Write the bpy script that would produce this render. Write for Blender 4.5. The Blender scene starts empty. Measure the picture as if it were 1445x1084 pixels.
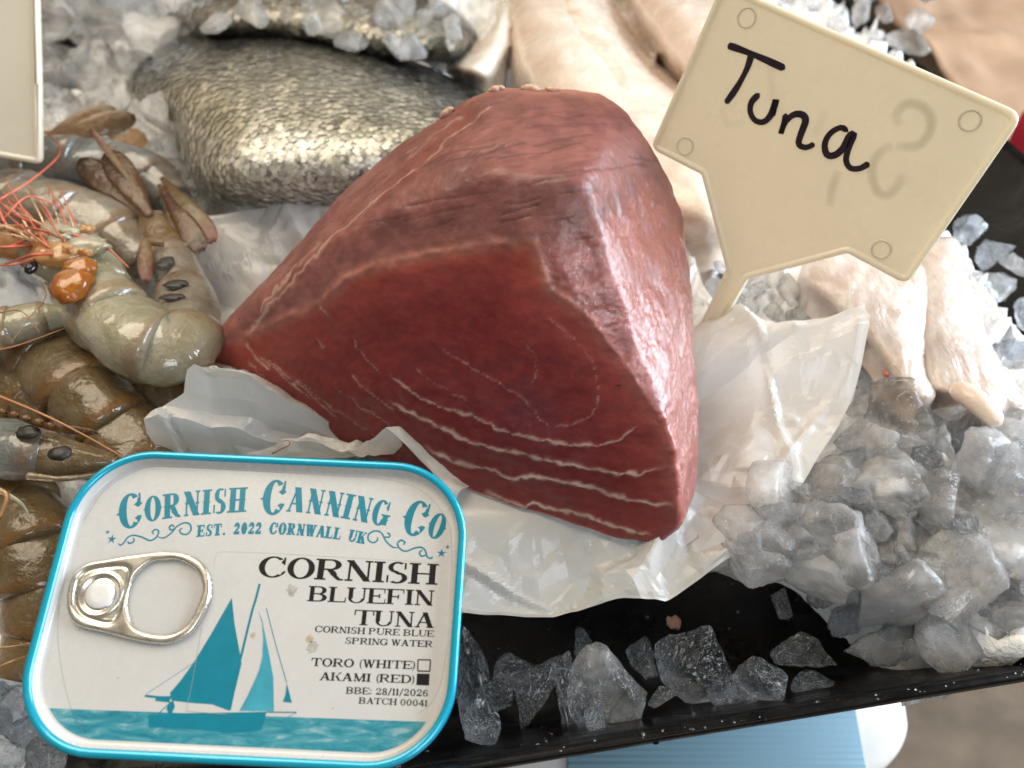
import bpy, bmesh, math, random
import numpy as np
from mathutils import Vector, Matrix, noise
from mathutils.bvhtree import BVHTree

random.seed(7); np.random.seed(7)
scene = bpy.context.scene
COL = scene.collection
CM = 0.01                      # all building numbers below are centimetres

# ------------------------------------------------------------------ camera
IW, IH, FPX = 1445.0, 1084.0, 1150.0
CAM_H = 21.7                   # camera height above the tray rim
PITCH = math.radians(46)
cam_d = bpy.data.cameras.new('camera'); cam = bpy.data.objects.new('camera', cam_d); COL.objects.link(cam)
cam.location = (0, 0, CAM_H * CM); cam.rotation_euler = (math.radians(90) - PITCH, 0, 0)
cam_d.sensor_width = 36; cam_d.lens = FPX / IW * 36
cam_d.clip_start = 0.01; cam_d.clip_end = 20
cam_d.dof.use_dof = True; cam_d.dof.focus_distance = 0.235; cam_d.dof.aperture_fstop = 11
scene.camera = cam

# ------------------------------------------------------------------ light
w = bpy.data.worlds.new('World'); scene.world = w; w.use_nodes = True
w.node_tree.nodes['Background'].inputs[0].default_value = (1.0, 0.86, 0.70, 1)
w.node_tree.nodes['Background'].inputs[1].default_value = 0.22
def area(name, loc, target, size, size_y, power, color):
    l = bpy.data.lights.new(name, 'AREA'); l.shape = 'RECTANGLE'; l.size = size; l.size_y = size_y
    l.energy = power; l.color = color
    o = bpy.data.objects.new(name, l); COL.objects.link(o); o.location = loc
    o.rotation_euler = (Vector(target) - Vector(loc)).to_track_quat('-Z', 'Y').to_euler()
    return o
area('stall_opening_daylight', (1.10, 0.42, 0.36), (0.05, 0.22, 0.04), 0.85, 0.8, 42, (0.80, 0.90, 1.0))
area('stall_canopy_glow', (-0.42, 0.62, 1.1), (0.0, 0.22, 0.0), 0.9, 0.9, 16.5, (1.0, 0.87, 0.68))
area('added_front_light', (0.42, -0.85, 0.95), (0.05, 0.18, 0.0), 0.45, 0.45, 6.5, (0.84, 0.92, 1.0))  # unseen cool lamp added for glints on the ice and a brighter tag
scene.view_settings.view_transform = 'Standard'; scene.view_settings.look = 'None'
scene.view_settings.gamma = 1; scene.view_settings.use_curve_mapping = False
scene.view_settings.exposure = 0.0
scene.render.engine = 'CYCLES'
cy = scene.cycles
cy.use_denoising = True; cy.denoiser = 'OPENIMAGEDENOISE'
cy.max_bounces = 20; cy.transmission_bounces = 18; cy.transparent_max_bounces = 12
cy.diffuse_bounces = 4; cy.glossy_bounces = 4
cy.caustics_reflective = False; cy.caustics_refractive = True
cy.sample_clamp_indirect = 8.0

# ------------------------------------------------------------------ pixel <-> place
cF = np.array([0, math.cos(PITCH), -math.sin(PITCH)]); cU = np.array([0, math.sin(PITCH), math.cos(PITCH)]); cR = np.array([1.0, 0, 0])
EYE = np.array([0, 0, CAM_H])
def ray(px, py):
    return cF + cR * ((px - IW / 2) / FPX) - cU * ((py - IH / 2) / FPX)
def P(px, py, z):              # point at height z (cm above the tray rim) seen at a pixel
    d = ray(px, py); t = (z - CAM_H) / d[2]
    return EYE + d * t
def on_plane(px, py, o, n):
    d = ray(px, py); t = np.dot(o - EYE, n) / np.dot(d, n)
    return EYE + d * t
def proj(v):                   # (N,3) cm -> (N,2) px
    v = np.atleast_2d(v) - EYE
    t = v @ cF
    return np.stack([IW / 2 + FPX * (v @ cR) / t, IH / 2 - FPX * (v @ cU) / t], 1)
def pxcm(n, px, py, z):        # n pixels -> cm at that spot
    return n * abs((z - CAM_H) / ray(px, py)[2]) / FPX

# ------------------------------------------------------------------ object helpers
def tag(o, label=None, cat=None, group=None, kind=None):
    if label: o['label'] = label
    if cat: o['category'] = cat
    if group: o['group'] = group
    if kind: o['kind'] = kind
    return o
def empty(name, loc):
    o = bpy.data.objects.new(name, None); COL.objects.link(o); o.location = Vector(loc) * CM
    o.empty_display_size = 0.01
    return o
def wloc(o):
    v = np.zeros(3)
    while o is not None:
        v = v + np.array(o.location) / CM; o = o.parent
    return v
def mk(name, verts, faces, mat, parent=None, smooth=True, origin=None, attrs=None):
    verts = np.asarray(verts, float)
    base = wloc(parent) if parent is not None else np.zeros(3)
    if parent is None and origin is None:
        origin = np.array([verts[:, 0].mean(), verts[:, 1].mean(), verts[:, 2].min()])
    off = np.zeros(3) if origin is None else np.asarray(origin, float)
    if parent is not None: off = np.zeros(3) + base
    me = bpy.data.meshes.new(name)
    me.from_pydata(((verts - off) * CM).tolist(), [], [tuple(f) for f in faces])
    if smooth: me.polygons.foreach_set('use_smooth', [True] * len(me.polygons))
    me.update()
    o = bpy.data.objects.new(name, me); COL.objects.link(o)
    if parent is None: o.location = Vector(off) * CM
    else: o.parent = parent
    if mat: me.materials.append(mat)
    if attrs:
        for k, a in attrs.items(): set_attr(me, k, a)
    return o
def set_attr(me, k, a):
    a = np.asarray(a, np.float32)
    if a.ndim == 1:
        at = me.attributes.new(k, 'FLOAT', 'POINT'); at.data.foreach_set('value', a)
    else:
        if a.shape[1] == 3: a = np.concatenate([a, np.ones((len(a), 1), np.float32)], 1)
        at = me.attributes.new(k, 'FLOAT_COLOR', 'POINT'); at.data.foreach_set('color', a.ravel())
def fixn(o):
    bm = bmesh.new(); bm.from_mesh(o.data); bmesh.ops.recalc_face_normals(bm, faces=bm.faces); bm.to_mesh(o.data); bm.free()
    return o
class MB:
    def __init__(s): s.v = []; s.f = []; s.n = 0; s.a = []
    def add(s, v, f, a=None):
        v = np.asarray(v, float); s.v.append(v); s.f += [tuple(i + s.n for i in q) for q in f]; s.n += len(v)
        if a is not None: s.a.append(np.asarray(a, float))
    def build(s, name, mat, parent=None, smooth=True, attrs=None, origin=None):
        at = dict(attrs or {})
        if s.a: at['tint'] = np.concatenate(s.a)
        return mk(name, np.concatenate(s.v), s.f, mat, parent, smooth, origin, at)
def grid_faces(nu, nv, wrap_v=False):
    f = []
    for i in range(nu - 1):
        for j in range(nv if wrap_v else nv - 1):
            k = (j + 1) % nv
            f.append((i * nv + j, i * nv + k, (i + 1) * nv + k, (i + 1) * nv + j))
    return f
def spline(pts, n):            # Catmull-Rom through points of any dimension
    p = np.asarray(pts, float)
    if len(p) == 2:
        t = np.linspace(0, 1, n)[:, None]; return p[0] * (1 - t) + p[1] * t
    p = np.vstack([2 * p[0] - p[1], p, 2 * p[-1] - p[-2]])
    out = []
    for u in np.linspace(0, len(p) - 3 - 1e-9, n):
        i = int(u); t = u - i
        a, b, c, d = p[i], p[i + 1], p[i + 2], p[i + 3]
        out.append(0.5 * (2 * b + (c - a) * t + (2 * a - 5 * b + 4 * c - d) * t * t + (3 * b - a - 3 * c + d) * t ** 3))
    return np.array(out)
def frames(sp, up=(0, 0, 1)):
    t = np.gradient(sp, axis=0); t /= np.linalg.norm(t, axis=1)[:, None] + 1e-12
    up = np.asarray(up, float)
    s = np.cross(t, up); s /= np.linalg.norm(s, axis=1)[:, None] + 1e-12
    u = np.cross(s, t)
    return t, s, u
def tube_vf(sp, rad, n=8, flat=1.0, cap=True):
    sp = np.asarray(sp, float); rad = np.broadcast_to(np.asarray(rad, float), (len(sp),))
    t, s, u = frames(sp)
    a = np.linspace(0, 2 * np.pi, n, endpoint=False)
    v = sp[:, None, :] + rad[:, None, None] * (np.cos(a)[None, :, None] * s[:, None, :] + flat * np.sin(a)[None, :, None] * u[:, None, :])
    v = v.reshape(-1, 3); f = grid_faces(len(sp), n, True)
    if cap:
        f.append(tuple(range(n))[::-1]); f.append(tuple((len(sp) - 1) * n + i for i in range(n)))
    return v, f
def poly_sdf(pts, poly):       # signed distance, negative inside
    pts = np.asarray(pts, float); poly = np.asarray(poly, float)
    d = np.full(len(pts), 1e18); ins = np.zeros(len(pts), bool)
    for i in range(len(poly)):
        a = poly[i]; b = poly[(i + 1) % len(poly)]; ab = b - a
        t = np.clip(((pts - a) @ ab) / (ab @ ab + 1e-12), 0, 1)
        q = pts - (a + t[:, None] * ab); d = np.minimum(d, (q * q).sum(1))
        c = (a[1] > pts[:, 1]) != (b[1] > pts[:, 1])
        with np.errstate(divide='ignore', invalid='ignore'):
            xi = a[0] + (pts[:, 1] - a[1]) * ab[0] / ab[1]
        ins ^= c & (pts[:, 0] < xi)
    d = np.sqrt(d); return np.where(ins, -d, d)
def line_dist(pts, line):      # distance and position (0..1) along an open polyline
    pts = np.asarray(pts, float); line = np.asarray(line, float)
    best = np.full(len(pts), 1e18); pos = np.zeros(len(pts))
    L = np.r_[0, np.cumsum(np.linalg.norm(np.diff(line, axis=0), axis=1))]
    for i in range(len(line) - 1):
        a, b = line[i], line[i + 1]; ab = b - a
        t = np.clip(((pts - a) @ ab) / (ab @ ab + 1e-12), 0, 1)
        q = pts - (a + t[:, None] * ab); d = (q * q).sum(1)
        m = d < best; best[m] = d[m]; pos[m] = (L[i] + t[m] * (L[i + 1] - L[i])) / L[-1]
    return np.sqrt(best), pos
def sstep(a, b, x):
    t = np.clip((x - a) / (b - a), 0, 1); return t * t * (3 - 2 * t)
def nz(pts, s, oct=3, seed=0.0):
    o = Vector((seed * 13.7, seed * 7.1, seed * 3.3))
    return np.array([noise.fractal(Vector(p) * s + o, 1.0, 2.0, oct) for p in np.asarray(pts).tolist()])

# ------------------------------------------------------------------ material helpers
class NT:
    def __init__(s, name):
        s.m = bpy.data.materials.new(name); s.m.use_nodes = True; s.t = s.m.node_tree; s.N = s.t.nodes; s.L = s.t.links
        s.b = s.N['Principled BSDF']; s.out = s.N['Material Output']
    def n(s, typ, **kw):
        o = s.N.new(typ)
        for k, v in kw.items():
            if k in ('operation', 'blend_type', 'data_type', 'attribute_name', 'feature', 'distance', 'wave_type', 'bands_direction', 'interpolation_type', 'noise_dimensions', 'attribute_type'):
                setattr(o, k, v)
        return o
    def link(s, a, b): s.L.new(a, b)
    def set(s, **kw):
        for k, v in kw.items(): s.b.inputs[k.replace('_', ' ')].default_value = v
        return s
    def noise(s, scale, detail=4, rough=0.55, vec=None, dist=0.0):
        o = s.N.new('ShaderNodeTexNoise'); o.inputs['Scale'].default_value = scale; o.inputs['Detail'].default_value = detail
        o.inputs['Roughness'].default_value = rough; o.inputs['Distortion'].default_value = dist
        s.link(vec if vec is not None else s.coord(), o.inputs['Vector']); return o.outputs['Fac']
    def voro(s, scale, feature='F1', vec=None, out='Distance'):
        o = s.N.new('ShaderNodeTexVoronoi'); o.feature = feature; o.inputs['Scale'].default_value = scale
        s.link(vec if vec is not None else s.coord(), o.inputs['Vector']); return o.outputs[out]
    def coord(s, kind='Object'):
        if not hasattr(s, '_tc'): s._tc = s.N.new('ShaderNodeTexCoord')
        return s._tc.outputs[kind]
    def mapping(s, scale=(1, 1, 1), rot=(0, 0, 0), vec=None):
        o = s.N.new('ShaderNodeMapping'); o.inputs['Scale'].default_value = scale; o.inputs['Rotation'].default_value = rot
        s.link(vec if vec is not None else s.coord(), o.inputs['Vector']); return o.outputs[0]
    def ramp(s, fac, stops, interp='LINEAR'):
        o = s.N.new('ShaderNodeValToRGB'); e = o.color_ramp.elements; o.color_ramp.interpolation = interp
        while len(e) < len(stops): e.new(0.5)
        for i, (p, c) in enumerate(stops):
            e[i].position = p; e[i].color = tuple(c) + (1,) if len(c) == 3 else c
        s.link(fac, o.inputs[0]); return o.outputs[0]
    def rng(s, fac, a, b, c, d):
        o = s.N.new('ShaderNodeMapRange')
        for i, v in enumerate((a, b, c, d)): o.inputs[1 + i].default_value = v
        s.link(fac, o.inputs[0]); return o.outputs[0]
    def mix(s, fac, a, b, blend='MIX'):
        o = s.N.new('ShaderNodeMix'); o.data_type = 'RGBA'; o.blend_type = blend
        for sock, v in ((o.inputs[0], fac), (o.inputs[6], a), (o.inputs[7], b)):
            if isinstance(v, (int, float)): sock.default_value = v
            elif isinstance(v, tuple): sock.default_value = v + (1,) if len(v) == 3 else v
            else: s.link(v, sock)
        return o.outputs[2]
    def math(s, op, a, b=0.0):
        o = s.N.new('ShaderNodeMath'); o.operation = op
        for sock, v in ((o.inputs[0], a), (o.inputs[1], b)):
            if isinstance(v, (int, float)): sock.default_value = v
            else: s.link(v, sock)
        return o.outputs[0]
    def attr(s, name, out='Color'):
        o = s.N.new('ShaderNodeAttribute'); o.attribute_name = name; return o.outputs[out]
    def bump(s, h, strength=0.3, dist=0.001, prev=None):
        o = s.N.new('ShaderNodeBump'); o.inputs['Strength'].default_value = strength; o.inputs['Distance'].default_value = dist
        s.link(h, o.inputs['Height'])
        if prev is not None: s.link(prev, o.inputs['Normal'])
        return o.outputs[0]
    def col(s, c): s.link(c, s.b.inputs['Base Color']); return s
    def rough(s, c): s.link(c, s.b.inputs['Roughness']); return s
    def nrm(s, c): s.link(c, s.b.inputs['Normal']); return s

# ================================================================== MATERIALS
def mat_plain(name, col, rough=0.5, spec=0.5, metal=0.0, coat=0.0, vary=0.0, vscale=60, bump=0.0, bscale=300):
    k = NT(name); k.set(Roughness=rough, Metallic=metal, Coat_Weight=coat, Coat_Roughness=0.05); k.b.inputs['Specular IOR Level'].default_value = spec
    if vary:
        k.col(k.ramp(k.noise(vscale, 5), [(0.3, tuple(c * (1 - vary) for c in col)), (0.7, tuple(min(1, c * (1 + vary)) for c in col))]))
    else: k.b.inputs['Base Color'].default_value = tuple(col) + (1,)
    if bump: k.nrm(k.bump(k.noise(bscale, 4), bump, 0.0006))
    return k.m

def mat_tray():
    k = NT('wet_black_plastic'); n = k.noise(55, 6)
    k.col(k.ramp(k.noise(140, 5), [(0.35, (0.002, 0.002, 0.0025)), (0.66, (0.006, 0.0055, 0.005)), (0.80, (0.020, 0.017, 0.012))]))
    k.rough(k.rng(n, 0.35, 0.65, 0.22, 0.45)); k.b.inputs['Specular IOR Level'].default_value = .13; k.nrm(k.bump(k.noise(420, 4), 0.25, 0.0005)); return k.m

def mat_ice(name, clear, tint, rough=(0.05, 0.25), bump=.6, thru=.25, bubbles=.7):
    """clear 0..1: share of glassy ice against cloudy ice full of trapped air."""
    k = NT(name); obj = k.N.new('ShaderNodeObjectInfo')
    vec = k.N.new('ShaderNodeVectorMath'); vec.operation = 'ADD'; k.link(k.coord(), vec.inputs[0]); k.link(obj.outputs['Location'], vec.inputs[1]); v = vec.outputs[0]
    n1 = k.noise(170, 5, 0.6, v, .6); n2 = k.noise(700, 4, 0.6, v)
    h = k.math('ADD', k.math('ADD', n1, k.math('MULTIPLY', n2, 0.36)), k.math('MULTIPLY', k.voro(520, 'F1', v), .28)); nm = k.bump(h, bump, 0.0030); k.nrm(nm)
    k.b.inputs['Base Color'].default_value = tint + (1,)
    k.set(IOR=1.31, Transmission_Weight=1.0); k.rough(k.rng(n2, 0.35, 0.65, rough[0], rough[1]))
    # cloud: light scatters inside the white core under a wet surface
    m2 = k.N.new('ShaderNodeBsdfPrincipled'); m2.inputs['Base Color'].default_value = tint + (1,); m2.inputs['IOR'].default_value = 1.33
    m2.inputs['Subsurface Weight'].default_value = 1.0; m2.inputs['Subsurface Radius'].default_value = (.9, 1, 1.1); m2.inputs['Subsurface Scale'].default_value = .007
    m2.inputs['Specular IOR Level'].default_value = .7; k.link(k.rng(n2, 0.35, 0.65, .08, .30), m2.inputs['Roughness']); k.link(nm, m2.inputs['Normal'])
    tp = k.N.new('ShaderNodeBsdfTransparent'); tp.inputs[0].default_value = tuple(c * .98 for c in tint) + (1,)
    m3 = k.N.new('ShaderNodeMixShader'); m3.inputs[0].default_value = thru; k.link(k.b.outputs[0], m3.inputs[1]); k.link(tp.outputs[0], m3.inputs[2])
    cl = k.noise(95, 4, 0.6, v); r = k.math('ADD', cl, k.math('MULTIPLY', k.math('SUBTRACT', obj.outputs['Random'], 0.5), 0.25))
    fac = k.rng(r, 0.34, 0.66, max(0, 1 - clear - .35), min(1, 1 - clear + .30))
    bub = k.math('MULTIPLY', k.rng(k.voro(1100, 'F1', v), 0.0, 0.28, 1.0, 0.0), k.rng(k.noise(60, 3, .5, v), .42, .62, 0.0, bubbles))
    vein = k.rng(k.noise(210, 5, .7, v, 2.0), .56, .74, 0.0, bubbles * .9)
    fac = k.math('MAXIMUM', fac, k.math('MAXIMUM', bub, vein))
    m4 = k.N.new('ShaderNodeMixShader'); k.link(fac, m4.inputs[0]); k.link(m3.outputs[0], m4.inputs[1]); k.link(m2.outputs[0], m4.inputs[2])
    k.link(m4.outputs[0], k.out.inputs[0]); return k.m

M = {}
M['tray'] = mat_tray()
M['ice'] = mat_ice('frosted_ice', 1.12, (0.985, 0.99, 0.995), (0.03, 0.20), .6, .30, .55)
M['ice_clear'] = mat_ice('clear_wet_ice', 1.28, (0.80, 0.84, 0.89), (0.01, 0.06), 1.0, .04)
M['ice_milk'] = mat_ice('milky_melting_ice', .98, (0.985, 0.98, 0.97), (0.05, 0.24), .5, .28, .7)
kb = NT('packed_ice'); kb.col(kb.ramp(kb.noise(130, 5), [(.3, (.74, .75, .76)), (.7, (.90, .90, .90))])); kb.rough(kb.rng(kb.noise(500, 4), .3, .7, .10, .40)); kb.set(IOR=1.33); kb.b.inputs['Specular IOR Level'].default_value = .7; kb.nrm(kb.bump(kb.math('ADD', kb.noise(170, 5), kb.math('MULTIPLY', kb.noise(700, 4), .3)), .7, .003)); M['bed'] = kb.m

def mat_floor():
    k = NT('brown_worn_floor'); a = k.noise(4.5, 6, 0.6, k.mapping((1, 2.4, 1))); b = k.noise(22, 5)
    c = k.ramp(a, [(0.3, (0.075, 0.048, 0.028)), (0.55, (0.125, 0.085, 0.052)), (0.75, (0.19, 0.14, 0.095))])
    k.col(k.mix(0.35, c, k.ramp(b, [(0.35, (0.05, 0.03, 0.018)), (0.7, (0.2, 0.15, 0.10))]))); k.set(Roughness=0.8); return k.m
M['floor'] = mat_floor()
M['kraft'] = mat_plain('brown_kraft_paper', (0.29, 0.185, 0.115), 0.75, 0.3, vary=0.12, vscale=30, bump=0.2, bscale=200)
M['darkwood'] = mat_plain('dark_brown_wood', (0.10, 0.06, 0.035), 0.6, 0.4, vary=0.4, vscale=25)
M['red'] = mat_plain('red_card', (0.45, 0.02, 0.05), 0.5)
M['whitetub'] = mat_plain('white_plastic_tub', (0.72, 0.70, 0.66), 0.35, vary=0.05)
def mat_blue():
    k = NT('pale_blue_board'); wv = k.N.new('ShaderNodeTexWave'); wv.inputs['Scale'].default_value = 120; wv.inputs['Distortion'].default_value = 0.6
    wv.bands_direction = 'Y'; k.link(k.coord(), wv.inputs['Vector'])
    k.col(k.mix(k.rng(wv.outputs['Fac'], 0, 1, 0.0, 0.22), (0.25, 0.43, 0.54), (0.18, 0.35, 0.46))); k.set(Roughness=0.6)
    k.nrm(k.bump(wv.outputs['Fac'], 0.3, 0.001)); return k.m
M['blue'] = mat_blue()

# ================================================================== SETTING
# tray: local frame e1 along the front rim, e2 to the back
YAW = math.radians(9.0)
e1 = np.array([math.cos(YAW), math.sin(YAW), 0]); e2 = np.array([-math.sin(YAW), math.cos(YAW), 0])
O = P(1040, 1015, 0.0)
RIGHT = float((np.array([25.9, 37.4, 0]) - O) @ e1)
LEFT, BACK = -27.0, 56.0
def tray_pt(a, b, z): return O + e1 * a + e2 * b + np.array([0, 0, z - O[2]])
def rr_loop(x0, x1, y0, y1, r, n=8):
    pts = []
    for cx, cyy, a0 in ((x1 - r, y0 + r, -90), (x1 - r, y1 - r, 0), (x0 + r, y1 - r, 90), (x0 + r, y0 + r, 180)):
        for i in range(n + 1):
            a = math.radians(a0 + 90 * i / n); pts.append((cx + r * math.cos(a), cyy + r * math.sin(a)))
    return pts
def build_tray():
    root = empty('fish_tray', tray_pt(0, 20, -4.4))
    tag(root, 'black plastic display tray holding the ice and all the fish', 'tray')
    # (inset, z) profile from the outer skirt up over the lip and down the inner wall
    prof = [(2.2, -4.4), (0.35, -0.55), (0.02, -0.32), (-0.14, -0.32), (-0.16, -0.29), (-0.16, -0.05), (-0.14, -0.01), (-0.10, 0.0), (0.02, -0.02), (0.08, -0.06), (0.12, -0.14)]
    loops = [rr_loop(LEFT + i, RIGHT - i, i, BACK - i, 2.2) for i, z in prof]
    v = [tray_pt(x, y, prof[k][1]) for k, lp in enumerate(loops) for x, y in lp]
    mk('rim', v, grid_faces(len(prof), len(loops[0]), True), M['tray'], root)
    prof2 = [(0.12, -0.14), (0.17, -0.3), (1.75, -2.9), (1.95, -3.15), (2.2, -3.3), (2.6, -3.35)]
    right_extra = [0, .05, 2.4, 2.7, 3.0, 3.2]
    loops = [rr_loop(LEFT + i, RIGHT - i - right_extra[k], i, BACK - i, 2.2) for k, (i, z) in enumerate(prof2)]
    v = [tray_pt(x, y, prof2[k][1]) for k, lp in enumerate(loops) for x, y in lp]
    mk('inner_wall', v, grid_faces(len(prof2), len(loops[0]), True), M['tray'], root)
    v = [tray_pt(x, y, -3.35) for x, y in loops[-1]]
    mk('tray_floor', v, [tuple(range(len(v)))], M['tray'], root, smooth=False)
    v = [tray_pt(x, y, -4.4) for x, y in rr_loop(LEFT + 2.2, RIGHT - 2.2, 2.2, BACK - 2.2, 2.2)]
    mk('underside', v, [tuple(range(len(v)))[::-1]], M['tray'], root, smooth=False)
    # moulding nib hanging from the front lip
    c = P(925, 1047, -0.30)
    bm = bmesh.new(); bmesh.ops.create_icosphere(bm, subdivisions=2, radius=0.09)
    vv = np.array([x.co[:] for x in bm.verts]) * [1.1, .8, 1.0] + c; ff = [[q.index for q in f.verts] for f in bm.faces]; bm.free()
    mk('moulding_nib', vv, ff, M['tray'], root)
    return root
build_tray()

# ground far below, table things under the front lip, paper behind the right side
g = mk('floor', [(-300, -150, -62), (300, -150, -62), (300, 500, -62), (-300, 500, -62)], [(0, 1, 2, 3)], M['floor'], smooth=False)
tag(g, 'brown worn floor far below the tray', kind='structure')

def slab(name, loop, z0, z1, mat, parent=None, bev=0.15):
    lp = np.array(loop, float); c = lp.mean(0)
    def ins(d):
        q = lp - c; r = np.linalg.norm(q, axis=1)[:, None]; return c + q * (1 - d / r)
    L = [(0, z0), (0, z1 - bev), (bev * .3, z1 - bev * .3), (bev, z1)]
    v = []; n = len(lp)
    for d, z in L: v += [(x, y, z) for x, y in ins(d)]
    f = grid_faces(len(L), n, True) + [tuple((len(L) - 1) * n + i for i in range(n)), tuple(range(n))[::-1]]
    return mk(name, v, f, mat, parent)
zt = -13.0
tubx = [P(px, py, zt)[:2] for px, py in ((1284, 1000), (1286, 1022), (1278, 1048), (1262, 1070), (1240, 1088), (1180, 1130), (1060, 1250), (600, 1300), (300, 1250), (500, 1000), (1000, 920), (1262, 930), (1278, 960))]
tub = empty('polystyrene_box', (np.mean([p[0] for p in tubx]), np.mean([p[1] for p in tubx]), -61.9))
tag(tub, 'white rounded foam box with a pale blue top below the front of the tray', 'box')
# smooth outline
tl = spline(np.array(tubx + tubx[:1]), 64)[:-1]
slab('box_body', tl, -61.9, zt, M['whitetub'], tub, 0.5)
bl = [P(px, py, zt)[:2] for px, py in ((1203, 985), (1210, 1020), (1222, 1088), (1150, 1130), (790, 1160), (800, 1090), (803, 1010))]
slab('blue_panel', bl, zt - .05, zt + .12, M['blue'], tub, 0.05)

# kraft paper sacking that lies beyond the right side of the tray
def kraft():
    nx, ny = 60, 60; v = []
    for i in range(nx):
        for j in range(ny):
            x = 27.2 + 40 * i / (nx - 1); y = 26 + 60 * j / (ny - 1)
            p = Vector((x * .11, y * .11, 0.3)); z = -2.0 + 1.6 * noise.noise(p) + 1.0 * abs(noise.noise(p * 2.1)) + .25 * noise.noise(p * 6)
            v.append((x, y + 0.05 * i, z))
    o = mk('brown_paper', v, grid_faces(nx, ny), M['kraft'])
    tag(o, 'crumpled brown kraft paper lying beyond the side of the black tray', 'paper')
    m = o.modifiers.new('thick', 'SOLIDIFY'); m.thickness = 0.0008
kraft()
a = P(1296, 30, 3.0); 
pl = MB()
for i, (p0, p1, r) in enumerate([((1270, 5, 1.5), (1345, -30, 1.5), .8)]):
    A = P(*p0); B = P(*p1); sp = spline([A, B], 5)
    v, f = tube_vf(sp + [1.5, 6, 0], r, 10, .5); pl.add(v, f)
o = pl.build('wooden_slat', M['darkwood']); tag(o, 'dark brown wooden slat lying on the kraft paper behind the ice', 'slat')
c = P(1470, 208, -1.0)
v = []
for z in (-4.2, 0.4): v += [(c[0] - 1.0, c[1] - 1.8, z), (c[0] + 4, c[1] - 1.3, z), (c[0] + 4, c[1] + 1.8, z), (c[0] - 1.0, c[1] + 1.5, z)]
o = mk('red_carton', v, [(3, 2, 1, 0), (4, 5, 6, 7), (0, 1, 5, 4), (1, 2, 6, 5), (2, 3, 7, 6), (3, 0, 4, 7)], M['red'], smooth=False)
bv = o.modifiers.new('b', 'BEVEL'); bv.width = 0.0008
tag(o, 'small red carton standing against the side of the tray', 'carton')

# ------------------------------------------------------------------ ice bed
EDGE = np.array([(-400, 1150), (-120, 1080), (60, 960), (300, 880), (640, 765), (900, 725), (1000, 690), (1090, 690), (1160, 740), (1255, 825), (1330, 905), (1445, 965), (1600, 985), (1900, 1000)], float)
def bed_height(x, y):
    q = proj(np.stack([x, y, np.zeros_like(x)], 1))
    lim = np.interp(q[:, 0], EDGE[:, 0], EDGE[:, 1])
    # signed px distance above the spill edge -> how much ice there is
    k = sstep(-35, 75, lim - q[:, 1])
    back = sstep(18, 40, y)
    z = -3.6 + k * (3.5 + 1.0 * back)
    right = sstep(RIGHT - 5.0, RIGHT - 8.2, (np.stack([x, y], 1) - O[:2]) @ e1[:2]); right = np.maximum(right, sstep(36, 42, y))
    z = -3.6 + (z + 3.6) * right
    ins = sstep(25, -25, poly_sdf(q, np.array([(300, 300), (480, 290), (960, 330), (1000, 410), (1100, 470), (1200, 450), (1195, 580), (1125, 690), (1030, 785), (930, 840), (640, 850), (540, 660), (330, 640), (215, 600)], float)))
    hp = sstep(30, -40, poly_sdf(q, np.array([(1100, 725), (1130, 705), (1175, 690), (1218, 635), (1245, 575), (1345, 590), (1450, 610), (1500, 700), (1500, 835), (1400, 835), (1310, 805), (1210, 735), (1130, 735)], float)))
    z = z + hp * .75
    z = z - ins * (z > -2) * 1.0        # pressed down under the tuna and its paper
    return z
def ice_bed():
    xs = np.arange(-24, 27, 0.22); ys = np.arange(7.5, 60, 0.22)
    X, Y = np.meshgrid(xs, ys, indexing='ij'); x = X.ravel(); y = Y.ravel()
    z = bed_height(x, y)
    def facet(a, b, sc):      # chunk heights: every cell of the heap has its own height and tilt
        d, pts = noise.voronoi(Vector((a * sc, b * sc, .5))); c = pts[0]; r1 = noise.cell(c * 7.3); r2 = noise.cell(c * 5.1 + Vector((9, 2, 1))); r3 = noise.cell(c * 3.7 + Vector((4, 8, 3)))
        return r1 * .55 + ((a * sc - c[0]) * (r2 - .5) + (b * sc - c[1]) * (r3 - .5)) * 1.1 - .35 * math.exp(-(d[1] - d[0]) / .12)
    r = np.array([.75 * facet(a, b, .6) + .5 * facet(a + 3, b, 1.35) + .22 * noise.noise(Vector((a * 2.6, b * 2.6, 9))) for a, b in zip(x, y)]) - .25
    z = z + r * sstep(-3.6, -2.0, z) * 1.1
    ab = np.stack([x, y], 1) - O[:2]; la = ab @ e1[:2]; lb = ab @ e2[:2]
    nx, ny = len(xs), len(ys); keep = (z > -3.58) & (lb > 0.55) & (la < RIGHT - 1.6) & (la > LEFT + 1) & (lb < BACK - 1)
    F = []
    for i in range(nx - 1):
        for j in range(ny - 1):
            q = (i * ny + j, (i + 1) * ny + j, (i + 1) * ny + j + 1, i * ny + j + 1)
            if sum(keep[list(q)]) == 4: F.append(q)
    used = np.unique(np.array(F).ravel()); mp = -np.ones(nx * ny, int); mp[used] = np.arange(len(used))
    o = mk('ice_bed', np.stack([x, y, z], 1)[used], [[mp[k] for k in q] for q in F], M['bed'])
    tag(o, 'bed of packed crushed ice filling the black tray', 'ice', kind='stuff')
ice_bed()

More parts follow.
